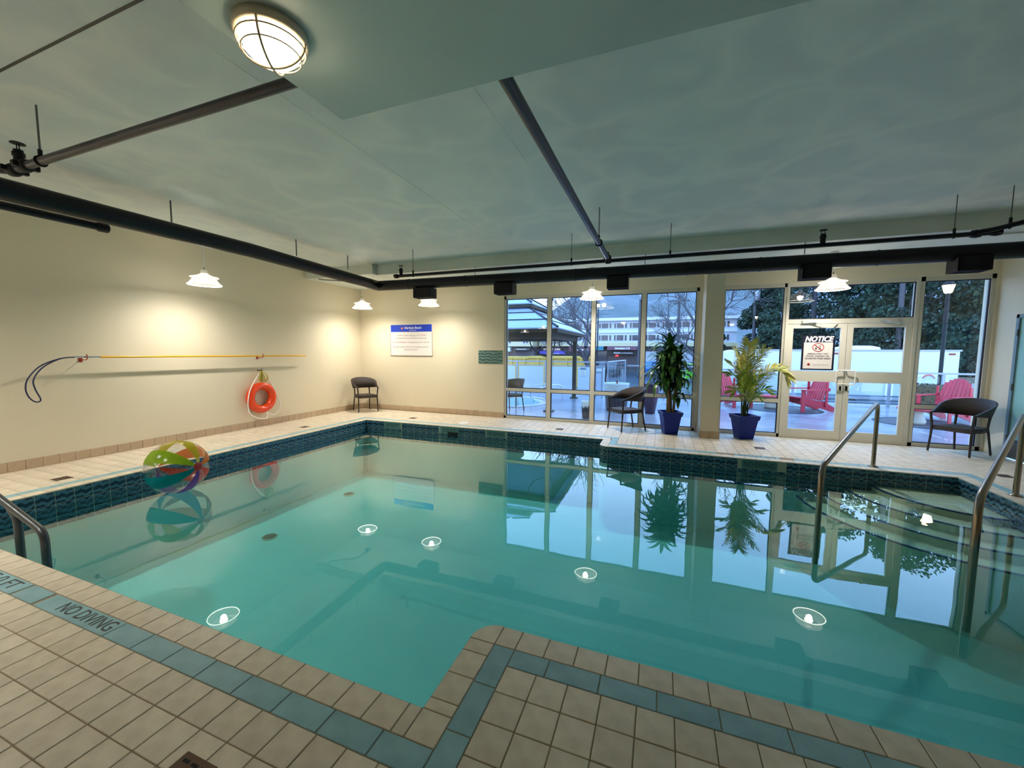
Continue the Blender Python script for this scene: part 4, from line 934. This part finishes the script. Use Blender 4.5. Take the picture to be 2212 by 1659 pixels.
ht = thing('hot_tub', 'round sunken hot tub with pale rim under the gazebo', 'hot tub', (-4.35, 11.3, 0))
MB().lathe([(.95, -.004), (.97, .02), (1.12, .02), (1.16, 0)], 40).build('rim', M['white'], ht)
MB().lathe([(.0, .006), (.95, .006)], 40).build('water', mat('spa_water', (140, 214, 222), .06, spec=.7), ht)
for x in (-3.52, -3.16):
    t = thing('spa_rail', 'curved chrome hot tub rail, %s of the pair' % ('nearer to the tub' if x < -3.4 else 'farther from the tub'), 'handrail', (x, 11.75, 0))
    MB().tube(fillet([(.28, .4, 0), (.28, .4, .42), (.2, .34, .53), (-.1, .0, .52), (-.5, -.5, .30), (-.46, -.46, .18), (-.2, -.12, .12), (-.1, 0, .0)], .1, 5), .02, 8).build('rail', M['chrome'], t)
wicker_chair('tan wicker armchair outside beside the hot tub', (-3.66, 9.75, 0), math.atan2(.5, -.5), 'wicker_tan', 'outdoor seats on the patio')

# fence along the patio edge
fn = thing('patio_fence', 'pale metal fence with frosted panels behind the gazebo', 'fence', (0, 15.28, 0))
MB().box((-12, -.025, 1.14), (-1.95, .025, 1.19)).build('top_rail', M['fence'], fn); MB().box((-12, -.02, 1.0), (-1.95, .02, 1.03)).build('mid_rail', M['fence'], fn)
for k in range(9): MB().box((-11.6 + k * 1.21, -.03, 0), (-11.6 + k * 1.21 + .06, .03, 1.16)).build('fence_post', M['fence'], fn)
for k in range(8): MB().box((-11.6 + k * 1.21 + .12, -.008, .09), (-11.6 + k * 1.21 + 1.15, .008, .97)).build('fence_panel', M['frost'], fn)
fs = thing('fence_notice', 'small grey notice fixed to the frosted fence panel', 'sign', (-2.8, 15.25, .8)); MB().box((-.12, -.006, -.16), (.12, .0, .15)).build('board', M['white'], fs); MB().box((-.115, -.009, .06), (.115, -.006, .145)).build('header', M['teal_frame'], fs)
lns = MB()
for k in range(5): lns.box((-.09, -.008, -.13 + k * .034), (.09 - .03 * (k % 2), -.006, -.118 + k * .034))
lns.build('lettering', M['ink_grey'], fs)
gt = thing('patio_gate', 'pale metal patio gate with clear glass panels standing half open', 'gate', (-1.9, 13.5, 0))
for p0, p1 in (((-.16, 0), (.06, .12)), ):
    pass
g1 = MB(); g1.box((-.17, -.02, -.005), (-.13, .02, 1.05)); g1.box((.05, -.02, -.005), (.09, .02, 1.1)); g1.box((-.13, -.02, 1.0), (.05, .02, 1.05)); g1.box((-.13, -.02, .15), (.05, .02, .2)); g1.box((-.13, -.02, .86), (.05, .02, .9)); g1.build('narrow_leaf', M['fence'], gt)
MB().box((-.13, -.004, .2), (.05, .004, .86)).build('leaf_panel', M['frost'], gt)
MB().tube([(.18, -.02, .2), (.2, -.02, .5), (.17, -.02, .62), (.21, -.02, .9), (.18, -.02, 1.2)], .02, 6).build('closer_bar', M['black'], gt)
g2 = MB(); A, B = Vector((.24, 0, 0)), Vector((.72, 1.1, 0))
for s in (0, 1): q = A.lerp(B, s); g2.box((q.x - .025, q.y - .025, .05), (q.x + .025, q.y + .025, 1.24))
g2.tube([A + Vector((0, 0, 1.22)), B + Vector((0, 0, 1.26))], .025, 6); g2.tube([A + Vector((0, 0, .16)), B + Vector((0, 0, .16))], .02, 6); g2.build('gate_frame', M['fence'], gt)
for k in range(3):
    q0, q1 = A.lerp(B, k / 3 + .03), A.lerp(B, (k + 1) / 3 - .03); n_ = Vector((.005, -.002, 0)); b = MB(); b.add([q0 + n_ + Vector((0, 0, .2)), q1 + n_ + Vector((0, 0, .2)), q1 + n_ + Vector((0, 0, 1.18)), q0 + n_ + Vector((0, 0, 1.18)), q0 - n_ + Vector((0, 0, .2)), q1 - n_ + Vector((0, 0, .2)), q1 - n_ + Vector((0, 0, 1.18)), q0 - n_ + Vector((0, 0, 1.18))], [(0, 1, 2, 3), (7, 6, 5, 4), (0, 4, 5, 1), (1, 5, 6, 2), (2, 6, 7, 3), (3, 7, 4, 0)]); b.build('gate_pane', M['fglass'], gt)
rf = thing('entry_railing', 'pale metal railing with clear panes between the gate and the planter', 'railing', (-1.1, 14.7, 0))
MB().box((-.2, -.02, 1.05), (2.6, .02, 1.1)).build('top_rail', M['fence'], rf)
for k in range(5): MB().box((-.2 + k * .68, -.02, 0), (-.15 + k * .68, .02, 1.06)).build('railing_post', M['fence'], rf)
for k in range(4): MB().box((-.12 + k * .68, -.005, .12), (.45 + k * .68, .005, .98)).build('railing_pane', M['fglass'], rf)
tag(MB().box((-1.32, 14.62, .95), (-1.14, 14.68, 1.15)).build('gate_keypad', M['black']), 'black lock box on the entry railing by the gate', 'lock')

def drip_mat():
    m = bpy.data.materials.new('drip_glaze'); m.use_nodes = True; t = m.node_tree; b = t.nodes['Principled BSDF']; N = lambda k: t.nodes.new(k); L = t.links.new
    tcn = N('ShaderNodeTexCoord'); sp = N('ShaderNodeSeparateXYZ'); L(tcn.outputs['Generated'], sp.inputs[0]); mp = N('ShaderNodeMapping'); mp.inputs['Scale'].default_value = (26, 26, 1.2); L(tcn.outputs['Generated'], mp.inputs[0])
    n_ = N('ShaderNodeTexNoise'); n_.inputs['Scale'].default_value = 1.; L(mp.outputs[0], n_.inputs[0]); a = N('ShaderNodeMath'); a.operation = 'MULTIPLY_ADD'; a.inputs[1].default_value = .55; L(n_.outputs['Fac'], a.inputs[0]); L(sp.outputs['Z'], a.inputs[2])
    r = N('ShaderNodeValToRGB'); e = r.color_ramp.elements; e[0].position = .45; e[0].color = (*lin((74, 58, 62)), 1); e[1].position = 1.08 if 0 else 1.0; e[1].color = (*lin((206, 222, 226)), 1); x = e.new(.92); x.color = (*lin((30, 34, 40)), 1)
    L(a.outputs[0], r.inputs[0]); L(r.outputs[0], b.inputs['Base Color']); b.inputs['Roughness'].default_value = .15; return m
M['drip'] = drip_mat()
for lab, x, y, r, hh in (('large drip-glazed stoneware planter outside behind the wicker armchair', -1.085, 10.85, .33, .73), ('small drip-glazed planter outside by the window mullion', -1.6, 9.27, .13, .40)):
    t = thing('glazed_planter', lab, 'planter', (x, y, 0)); MB().lathe([(.0, .0), (r * .78, .0), (r * .84, hh * .1), (r * .96, hh * .7), (r, hh * .95), (r * 1.02, hh), (r * .92, hh), (r * .88, hh * .88)], 28).build('pot', M['drip'], t)
    MB().lathe([(.0, hh * .9), (r * .9, hh * .9)], 24).build('soil', M['soil'], t)
    if r > .2: MB().tube([(0, 0, hh * .88), (.01, 0, hh * 1.0), (.0, .01, hh * 1.08)], .02, 6).build('stub', M['red_brk'], t)
t = thing('plum_planter', 'dark plum glazed urn outside behind the dracaena', 'planter', (-.22, 10.6, 0)); MB().lathe([(0, 0), (.12, 0), (.17, .3), (.2, .62), (.18, .7), (.2, .76), (.18, .76), (.16, .7)], 22).build('pot', mat('plum_glaze', (70, 34, 62), .2), t)

# red adirondack chairs, tables, paving rings
def adirondack(label, loc, rz):
    t = thing('adirondack_chair', label, 'chair', loc, rz, 'red adirondack chairs on the patio'); R_ = M['red']
    for k in range(7):
        y = (k - 3) * .083; tt = .96 - .012 * (k - 3) ** 2; b = MB(); ang = .38
        Mx = Matrix.Translation((-.22, y, .30)) @ Matrix.Rotation((k - 3) * .03, 4, 'X') @ Matrix.Rotation(-ang, 4, 'Y')
        b.cbox((-.011, -.033, 0), (.011, .033, tt - .22), .004, Mx); b.build('back_slat', R_, t)
    for k in range(6):
        x = .34 - k * .1; MB().cbox((x - .045, -.27, .36 - k * .022), (x + .045, .27, .385 - k * .022), .004).build('seat_slat', R_, t)
    for s in (1, -1):
        MB().add([(-.36, .27 * s, .6), (.36, .25 * s, .6), (.44, .30 * s, .6), (.40, .40 * s, .6), (.1, .38 * s, .6), (-.36, .33 * s, .6), (-.36, .27 * s, .575), (.36, .25 * s, .575), (.44, .30 * s, .575), (.40, .40 * s, .575), (.1, .38 * s, .575), (-.36, .33 * s, .575)],
                 [tuple(range(6)), tuple(range(11, 5, -1))] + [(i, 6 + i, 6 + (i + 1) % 6, (i + 1) % 6) for i in range(6)]).build('armrest', R_, t)
        MB().cbox((.28, .285 * s - .012, 0), (.40, .285 * s + .012, .575), .004).build('front_leg', R_, t)
        b = MB(); y0, y1 = .255 * s - .012, .255 * s + .012; q = [(.40, .36), (.40, .25), (-.1, .12), (-.5, 0), (-.64, 0), (-.62, .1), (-.28, .27), (.1, .33)]
        b.add([(x, y0, z) for x, z in q] + [(x, y1, z) for x, z in q], [tuple(range(8)), tuple(range(15, 7, -1))] + [(i, 8 + i, 8 + (i + 1) % 8, (i + 1) % 8) for i in range(8)]); b.build('side_rail', R_, t)
        MB().cbox((-.36, .29 * s - .012, .12), (-.29, .29 * s + .012, .80), .004).build('arm_support', R_, t)
    MB().cbox((-.40, -.32, .555), (-.36, .32, .63), .004).build('back_rail', R_, t)
adirondack('red adirondack chair behind the palm, partly hidden by its fronds', (2.02, 13.0, 0), math.atan2(-.75, .5))
adirondack('red adirondack chair seen through the lower pane of the doors', (3.72, 12.78, 0), math.atan2(-.45, -.9))
adirondack('red adirondack chair behind the wicker armchair and tall window', (6.15, 12.0, 0), math.atan2(-.6, -.8))
for lab, x, y in (('small red-topped stone table near the palm', 2.98, 13.0), ('small red-topped stone table behind the right wicker armchair', 5.35, 11.35)):
    t = thing('patio_table', lab, 'table', (x, y, 0)); MB().lathe([(0, 0), (.17, 0), (.19, .06), (.13, .2), (.15, .3), (0, .31)], 18).build('base', M['stone'], t); MB().lathe([(0, .31), (.3, .31), (.31, .33), (.3, .36), (0, .37)], 24).build('top', M['red'], t)
for lab, x, y, r in (('dark round paving ring under the chair and table by the palm', 3.2, 12.95, .95), ('dark round paving ring under the table by the tall window', 5.55, 11.45, .85)):
    t = thing('paving_ring', lab, 'paving', (x, y, 0)); MB().lathe([(0, -.003), (r - .1, -.003)], 36).build('disc', M['ring'], t); MB().lathe([(r - .1, -.004), (r - .08, .004), (r, .004), (r + .01, -.004)], 36).build('kerb', M['gdark'], t)

# right fence, guard rails, hedge, lamp posts, trailer
f2 = thing('glass_fence', 'pale metal fence with clear panes in front of the trailer', 'fence', (0, 14.6, 0))
MB().box((1.2, -.025, .98), (11, .025, 1.03)).build('top_rail', M['fence'], f2)
for k in range(8): MB().box((1.5 + k * 1.18, -.03, 0), (1.56 + k * 1.18, .03, 1.0)).build('fence_post', M['fence'], f2)
for k in range(7): MB().box((1.62 + k * 1.18, -.004, .1), (2.62 + k * 1.18, .004, .92)).build('fence_pane', M['fglass'], f2)
gr = thing('guard_rail', 'low pale double guard rail outside the doors', 'guard rail', (0, 15.0, 0))
for z in (.05, .25): MB().tube([(1.5, 0, z), (10, 0, z + .05)], .03, 8).build('rail', M['fence'], gr)
for k in range(6): MB().box((2.2 + k * 1.5, -.02, -.1), (2.25 + k * 1.5, .02, .28)).build('rail_post', M['fence'], gr)
def foliage(n, shape, size, seed, flat=.0):
    r = random.Random(seed); b = MB(); v = []; f = []
    for i in range(n):
        p, s = shape(r); p = Vector(p); a = Vector((r.gauss(0, 1), r.gauss(0, 1), r.gauss(0, 1))).normalized(); c = a.orthogonal().normalized(); d = a.cross(c); k = size * s * r.uniform(.6, 1.3)
        o_ = len(v); v += [p + c * k, p + d * k * .6, p - c * k, p - d * k * .6]; f.append((o_, o_ + 1, o_ + 2, o_ + 3))
    b.add(v, f); return b
M['hedge'] = mat('brown_hedge', (96, 78, 52), .8, var=((66, 56, 36), 5, 3), rand=.3)
hd = thing('hedge_box', 'brown clipped hedge in a pale planter box by the street lamp', 'hedge', (6.75, 14.05, 0))
MB().box((-.42, -.2, 0), (.42, .2, .16)).build('box', M['white'], hd); MB().cbox((-.36, -.16, .15), (.36, .16, .71), .05).build('core', M['hedge'], hd)
tag(foliage(1400, lambda r: ((r.uniform(-.38, .38), r.uniform(-.18, .18), r.uniform(.15, .74)), 1), .03, 5).build('leaves', M['hedge'], hd), kind='stuff')
M['lampglow'] = mat('lit_lantern_glass', (255, 236, 190), .3, emit=((255, 214, 150), 5))
def street_lamp(label, loc, hgt, lit=True):
    t = thing('street_lamp', label, 'street lamp', loc); MB().tube([(0, 0, 0), (0, 0, .5), (0, 0, .52), (0, 0, hgt)], [.09, .08, .055, .05], 10).build('post', M['black'], t)
    b = MB(); b.lathe([(.05, 0), (.09, .02), (.1, .05), (.15, .26)], 12, (0, 0, hgt)); b.build('lantern', M['lampglow'], t)
    MB().lathe([(.16, .26), (.17, .28), (.08, .36), (.02, .42), (0, .44)], 12, (0, 0, hgt)).build('cap', M['black'], t)
street_lamp('black street lamp with a lit lantern in front of the trailer', (8.56, 17.0, -.75), 4.25)
street_lamp('tall black street lamp between the bare tree and the shops', (-5.0, 33.5, -.75), 6.0)
street_lamp('small distant street lamp left of the evergreen trees', (7.6, 40, -.75), 5.2)
tl = thing('trailer', 'long white enclosed trailer with a rounded front end', 'trailer', (0, 19, -.75))
M['trailer'] = mat('white_trailer_skin', (222, 226, 236), .3, bump=(1.2, .12))
q = [(2.35, .6), (2.35, 1.9), (2.42, 2.15), (2.6, 2.33), (2.95, 2.44), (10.05, 2.44), (10.05, .6)]
b = MB(); k_ = len(q); b.add([(x, 0, z) for x, z in q] + [(x, 2.3, z) for x, z in q], [tuple(range(k_)), tuple(range(2 * k_ - 1, k_ - 1, -1))] + [(i, k_ + i, k_ + (i + 1) % k_, (i + 1) % k_) for i in range(k_)]); b.build('body', M['trailer'], tl)
MB().box((2.9, -.03, 2.40), (10.1, .01, 2.46)).build('top_rail', M['fence'], tl); MB().box((2.4, -.02, .55), (10.05, .0, .64)).build('lower_rail', M['fence'], tl)
MB().lathe([(.75, 2.44), (.7, 2.56), (.45, 2.62), (0, 2.63)], 20, (7.45, 1.1, 0)).build('roof_vent', M['white'], tl)
for x in (6.35, 9.75): MB().box((x, -.02, 2.27), (x + .18, .0, 2.33)).build('marker_light', M['red_brk'], tl)
lg = MB(); lg.tube([(9.25 + .17 * math.cos(a), -.012, 1.40 + .14 * math.sin(a)) for a in [PI * i / 12 for i in range(13)]], .035, 6, flat=.2); lg.build('emblem', M['ink_red'], tl)
for x in (6.0, 6.9): MB().lathe([(0, -.1), (.3, -.1), (.33, -.05), (.33, .1), (0, .1)], 20, (0, 0, 0), True, Matrix.Translation((x, .2, .33)) @ Matrix.Rotation(PI / 2, 4, 'X')).build('wheel', M['black'], tl)

# trees
M['bark'] = mat('bare_bark', (86, 84, 90), .9, bump=(8, .5)); M['ever'] = mat('evergreen_needles', (34, 54, 46), .9, var=((54, 78, 60), .6, 3), rand=.22)
M['ever2'] = mat('olive_evergreen_needles', (46, 58, 40), .9, var=((72, 82, 52), .6, 3), rand=.22)
def bare_tree(label, loc, hgt, seed, lean=0):
    r = random.Random(seed); t = thing('bare_tree', label, 'tree', loc); tk = MB(); br = MB()
    def grow_(p, d, ln, rad, lev):
        pts = [p]; q = p.copy(); dd_ = d.copy()
        for i in range(4):
            dd_ = (dd_ + Vector((r.uniform(-.22, .22), r.uniform(-.22, .22), r.uniform(-.05, .16)))).normalized(); q = q + dd_ * ln / 4; pts.append(q.copy())
        (tk if lev == 0 else br).tube(pts, [rad * (1 - .12 * i) for i in range(5)], 7 if lev < 2 else 4, caps=False)
        if lev < 5 and rad > .003:
            for k in range((4 if lev == 0 else 3) + (1 if lev in (2, 3) else 0)):
                az = r.uniform(0, 2 * PI); sp = r.uniform(.45, .95); s = pts[4] if k == 0 else pts[r.choice((2, 3, 4))]
                perp = dd_.orthogonal().normalized(); perp = Matrix.Rotation(az, 3, dd_) @ perp
                grow_(s.copy(), (dd_ * math.cos(sp) + perp * math.sin(sp)).normalized(), ln * r.uniform(.6, .84), rad * (.5 if k else .62), lev + 1)
    grow_(Vector((0, 0, 0)), Vector((lean, 0, 1)).normalized(), hgt * .3, hgt * .021, 0)
    tk.build('trunk', M['bark'], t); tag(br.build('branches', M['bark'], t), kind='stuff')
bare_tree('big bare tree with a dark trunk behind the gazebo', (-3.4, 20.5, -.75), 8.5, 11, -.05)
bare_tree('bare tree reaching over the column between the windows', (2.6, 24, -.75), 10, 23, -.1)
bare_tree('distant pale bare tree above the brown gable roof', (-17.5, 55, -.75), 11, 5)
def evergreen(label, loc, hgt, rad, seed, m='ever', n=5200, cone=.5):
    t = thing('evergreen_tree', label, 'tree', loc, group='dark evergreen trees beyond the trailer'); r = random.Random(seed)
    blobs = []
    for i in range(60):
        u = r.random() ** .8; z = hgt * (.10 + .88 * u); rr_ = rad * ((1 - u) ** .75 * (1 - cone) + cone * math.sqrt(max(0, 1 - u * u))) ; a = r.uniform(0, 2 * PI); d_ = rr_ * r.uniform(.35, .95)
        blobs.append((d_ * math.cos(a), d_ * math.sin(a), z, rad * r.uniform(.16, .34)))
    def shape(q):
        x, y, z, s = q.choice(blobs); v = Vector((q.gauss(0, 1), q.gauss(0, 1), q.gauss(0, 1))).normalized() * s * q.uniform(.75, 1.05)
        return (x + v.x, y + v.y, z + v.z * .62), 1
    tag(foliage(int(n * 3), shape, .13, seed + 50).build('foliage', M[m], t), kind='stuff'); MB().tube([(0, 0, 0), (0, 0, hgt * .8)], [.3, .08], 8).build('trunk', M['bark'], t)
evergreen('tall dark evergreen directly behind the double doors', (10.6, 36, -.75), 12.5, 4.2, 1)
evergreen('dark evergreen at the end of the row, nearest the bare trees', (9.0, 41, -.75), 9.5, 3.2, 2)
evergreen('broad olive evergreen behind the street lamp', (16.2, 34, -.75), 13.5, 4.8, 3, 'ever2')
evergreen('dark evergreen between the utility pole and street lamp', (13.6, 39, -.75), 14, 4.2, 4)
evergreen('olive evergreen at the teal door side', (20.5, 36, -.75), 13, 4.6, 6, 'ever2')
evergreen('dark low evergreen filling the gap behind the trailer', (14.0, 31, -.75), 7.5, 4.2, 7, 'ever', 4200, .9)
evergreen('slim columnar evergreen beside the column', (4.9, 41, -.75), 5.2, .8, 8, 'ever', 2200, .7)
evergreen('low bushy evergreen above the rounded trailer end', (7.4, 33, -.75), 4.2, 1.7, 9, 'ever', 2200, .9)
evergreen('low dark evergreen above the middle of the trailer', (18.4, 30, -.75), 7.5, 4.0, 10, 'ever2', 4200, .9)
def pole(label, x, y, h_, tr_=False):
    t = thing('utility_pole', label, 'utility pole', (x, y, -.75)); MB().tube([(0, 0, 0), (0, 0, h_)], [.15, .11], 10).build('pole', M['bark'], t)
    if tr_: MB().lathe([(0, 0), (.2, 0), (.2, .75), (.12, .82), (0, .85)], 12, (.1, -.3, h_ - 1.6)).build('transformer', M['fence'], t)
    MB().box((-.9, -.06, h_ - .5), (.9, .06, h_ - .38)).build('crossarm', M['bark'], t)
pole('dark utility pole in front of the evergreens', 12.85, 29.5, 9); pole('utility pole with a grey transformer left of the evergreens', 7.5, 40, 8.4, True); pole('utility pole in front of the white shops', -1.9, 38, 8.6, True)
pole('second utility pole in front of the white shops', 1.4, 40, 7.5)

# shops across the street
M['bwhite'] = mat('pale_siding', (206, 212, 224), .7); M['bcream'] = mat('cream_siding', (214, 206, 168), .7); M['bbrown'] = mat('brown_shopfront', (92, 82, 84), .7); M['broof'] = mat('grey_brown_roof', (136, 130, 124), .8, var=((112, 106, 102), .3, 3))
M['bglass'] = mat('dark_window', (56, 62, 80), .12, spec=.8); M['btrim'] = mat('white_window_trim', (232, 236, 245), .6); M['awn_maroon'] = mat('maroon_awning', (112, 70, 84), .7); M['awn_teal'] = mat('teal_awning', (50, 116, 132), .7); M['purple'] = mat('purple_fascia', (92, 84, 190), .6); M['pinkish'] = mat('salmon_sign', (230, 186, 178), .6)
bd = thing('shop_building', 'long pale two storey shop block with rows of windows', 'building', (0, 45, -.75))
MB().box((-13.5, 0, 3.2), (7.0, 12, 5.85)).build('upper_wall', M['bwhite'], bd); MB().box((-13.5, .6, 0), (7.0, 12, 3.2)).build('shopfront', M['bbrown'], bd)
MB().box((-13.7, -.5, 5.72), (7.2, 12, 6.02)).build('eave', M['btrim'], bd); MB().box((-13.5, -.12, 4.42), (7.0, 0, 4.68)).build('belt_course', M['btrim'], bd); MB().box((-13.5, -.15, 2.95), (7.0, .0, 3.35)).build('lower_fascia', M['bcream'], bd)
for row, (z0, z1) in enumerate(((4.93, 5.47), (3.57, 4.17))):
    for k in range(12):
        x = -13.2 + k * 1.65
        for a, b_ in ((0, .22), (.29, 1.03), (1.15, 1.37)):
            fr_ = MB(); fr_.box((x + a - .04, -.05, z0 - .04), (x + b_ + .04, .02, z0)); fr_.box((x + a - .04, -.05, z1), (x + b_ + .04, .02, z1 + .04)); fr_.box((x + a - .04, -.05, z0), (x + a, .02, z1)); fr_.box((x + b_, -.05, z0), (x + b_ + .04, .02, z1)); wn = fr_.build('window', M['btrim'], bd)
            MB().box((x + a, -.03, z0), (x + b_, -.01, z1)).build('pane', M['bglass'], wn)
def shop(x0, x1, m, z0, z1, name='awning'):
    b = MB(); b.add([(x0, .0, z1), (x1, .0, z1), (x1, -.6, z0), (x0, -.6, z0), (x0, 0, z0), (x1, 0, z0)], [(0, 1, 2, 3), (3, 2, 5, 4), (0, 3, 4), (1, 5, 2)]); return b.build(name, m, bd)
def scribble(parent, x0, x1, z, h_, y, m, seed):
    r = random.Random(seed); b = MB(); x = x0
    while x < x1:
        w_ = r.uniform(.4, .9) * h_; b.box((x, y - .02, z - h_ / 2), (min(x + w_, x1), y, z + h_ / 2 * r.uniform(.6, 1))); x += w_ + r.choice((.12, .12, .4)) * h_
    b.build('lettering', m, parent)
a1 = shop(-5.6, -2.45, M['awn_maroon'], 2.55, 3.1); scribble(a1, -4.75, -3.2, 2.72, .2, -.52, M['btrim'], 1)
s1 = MB().box((-5.5, -.1, 2.05), (-2.5, .0, 2.42)).build('shop_sign', M['ink'], bd); scribble(s1, -4.9, -4.2, 2.23, .16, -.11, M['btrim'], 2); scribble(s1, -4.1, -2.9, 2.22, .1, -.11, M['btrim'], 3)
shop(-7.2, -6.0, M['awn_teal'], 2.5, 3.1)
s2 = MB().box((-9.9, -.2, 2.35), (-7.4, .0, 2.95)).build('shop_sign', M['awn_maroon'], bd); scribble(s2, -9.5, -7.7, 2.55, .16, -.21, M['btrim'], 4)
s3 = MB().box((-13.4, -.3, 2.05), (-10.3, -.1, 2.4)).build('shop_sign', M['purple'], bd); scribble(s3, -12.9, -10.9, 2.6, .26, -.3, M['pinkish'], 5); scribble(s3, -12.6, -11, 2.1, .07, -.31, M['btrim'], 6)
for k, x in enumerate((-6.8, -1.6, .2, 2.0, 3.6, 5.4)): MB().box((x, .5, .3), (x + 1.1, .6, 2.4)).build('shop_window', M['bwhite'] if k % 2 else M['bglass'], bd)
MB().box((-4.75, .48, 1.85), (-4.5, .55, 2.0)).build('neon_sign', mat('red_neon', (255, 60, 60), .4, emit=((255, 40, 40), 4)), bd)
cb = thing('cream_building', 'cream building with a broad grey brown gable roof behind the gazebo', 'building', (0, 43, -.75))
MB().box((-24, 0, 2.9), (-13.7, 10, 5.2)).build('upper_wall', M['bcream'], cb); MB().box((-24, .5, 0), (-13.7, 10, 2.9)).build('shopfront', M['bbrown'], cb)
b = MB(); b.add([(-25, -.6, 5.1), (-9.5, -.6, 5.6), (-19, -.6, 9.6), (-25, 11, 5.1), (-9.5, 11, 5.6), (-19, 11, 9.6)], [(0, 1, 2), (5, 4, 3), (1, 4, 5, 2), (0, 2, 5, 3), (0, 3, 4, 1)]); b.build('roof', M['broof'], cb)
for x in (-19.5, -17.0, -14.9):
    w_ = MB().box((x, -.06, 3.2), (x + .75, .0, 4.05)).build('window', M['btrim'], cb)
    for c in (.06, .41): MB().box((x + c, -.08, 3.26), (x + c + .28, -.06, 3.99)).build('pane', M['bglass'], w_)
s = MB().box((-17.8, -.1, 2.3), (-16.4, .4, 2.8)).build('shop_sign', M['frost'], cb); s = MB().box((-16, -.1, 2.45), (-14, .4, 2.7)).build('shop_sign', M['kick'], cb); scribble(s, -15.6, -14.4, 2.57, .08, -.11, M['btrim'], 8)
ct = thing('shipping_container', 'yellow open-top bin behind the frosted fence', 'container', (0, 26, -.75)); M['bin'] = mat('yellow_bin_paint', (206, 170, 74), .5)
MB().box((-13, 0, 0), (-4.35, 2.2, 1.82)).build('body', M['bin'], ct)
MB().box((-13, -.08, 1.80), (-8.6, 2.2, 1.95)).build('top_rim', M['bin'], ct); MB().box((-8.6, -.1, 1.84), (-4.3, 2.2, 2.0)).build('top_rim', M['bin'], ct)
for k in range(9): MB().box((-12.8 + k * .98, -.1, .1), (-12.7 + k * .98, 0, 1.85)).build('rib', M['bin'], ct)
def car(label, loc, rz, rgb, kind='car'):
    t = thing('car', label, 'car', loc, rz); m = mat(label.split()[0] + '_car_paint', rgb, .2, coat=.5)
    q = [(-2.0, .3), (-2.05, .7), (-1.9, .9), (-1.45, .95), (-.95, 1.42), (.6, 1.46), (1.1, 1.0), (1.9, .85), (2.05, .6), (2.0, .3)]; b = MB(); n_ = len(q)
    b.add([(x, -.82, z) for x, z in q] + [(x, .82, z) for x, z in q], [tuple(range(n_)), tuple(range(2 * n_ - 1, n_ - 1, -1))] + [(i, n_ + i, n_ + (i + 1) % n_, (i + 1) % n_) for i in range(n_)]); b.build('body', m, t)
    for s in (-1, 1):
        y = .825 * s; b = MB(); b.add([(-1.25, y, .97), (-.9, y, 1.36), (-.1, y, 1.38), (-.1, y, .97)], [(0, 1, 2, 3)]); b.add([(0, y, .97), (0, y, 1.38), (.55, y, 1.38), (.98, y, .97)], [(0, 1, 2, 3)]); b.build('side_glass', M['bglass'], t)
        for x in (-1.3, 1.3): MB().lathe([(0, -.1), (.28, -.1), (.31, -.06), (.31, .1), (0, .1)], 16, (0, 0, 0), True, Matrix.Translation((x, .78 * s, .31)) @ Matrix.Rotation(PI / 2, 4, 'X')).build('wheel', M['black'], t)
car('lime green car parked behind the dracaena', (2.5, 34, -.75), 0, (124, 214, 40)); car('blue car in the street behind the dracaena', (-1.3, 42, -.75), PI / 2, (36, 110, 200)); car('charcoal car parked in front of the maroon awning', (-4.7, 39.5, -.75), PI / 2, (60, 62, 74))
# hillside
hb = MB(); NX, NY = 60, 10; r = random.Random(4); v = []; f = []
for j in range(NY + 1):
    for i in range(NX + 1):
        x = -260 + 620 * i / NX; y = 150 + 30 * j; s = max(0, min(1, (x + 110) / 60)); s = s * s * (3 - 2 * s); hgt = (j / NY) ** .8 * (20 + 66 * s + 14 * s * max(0, min(1, (x - 20) / 120))) * (1 + .07 * math.sin(x * .05 + j) + .05 * math.sin(x * .13)) + r.uniform(0, 3.5)
        v.append((x, y, hgt - 4))
for j in range(NY):
    for i in range(NX): a = j * (NX + 1) + i; f.append((a, a + 1, a + NX + 2, a + NX + 1))
hb.add(v, f, True); struct(hb.build('trim_5', mat('hazy_hillside', (116, 122, 128), .95, var=((88, 98, 100), .03, 6), bump=(.2, .6))), 'hazy blue grey wooded hillside beyond the town')
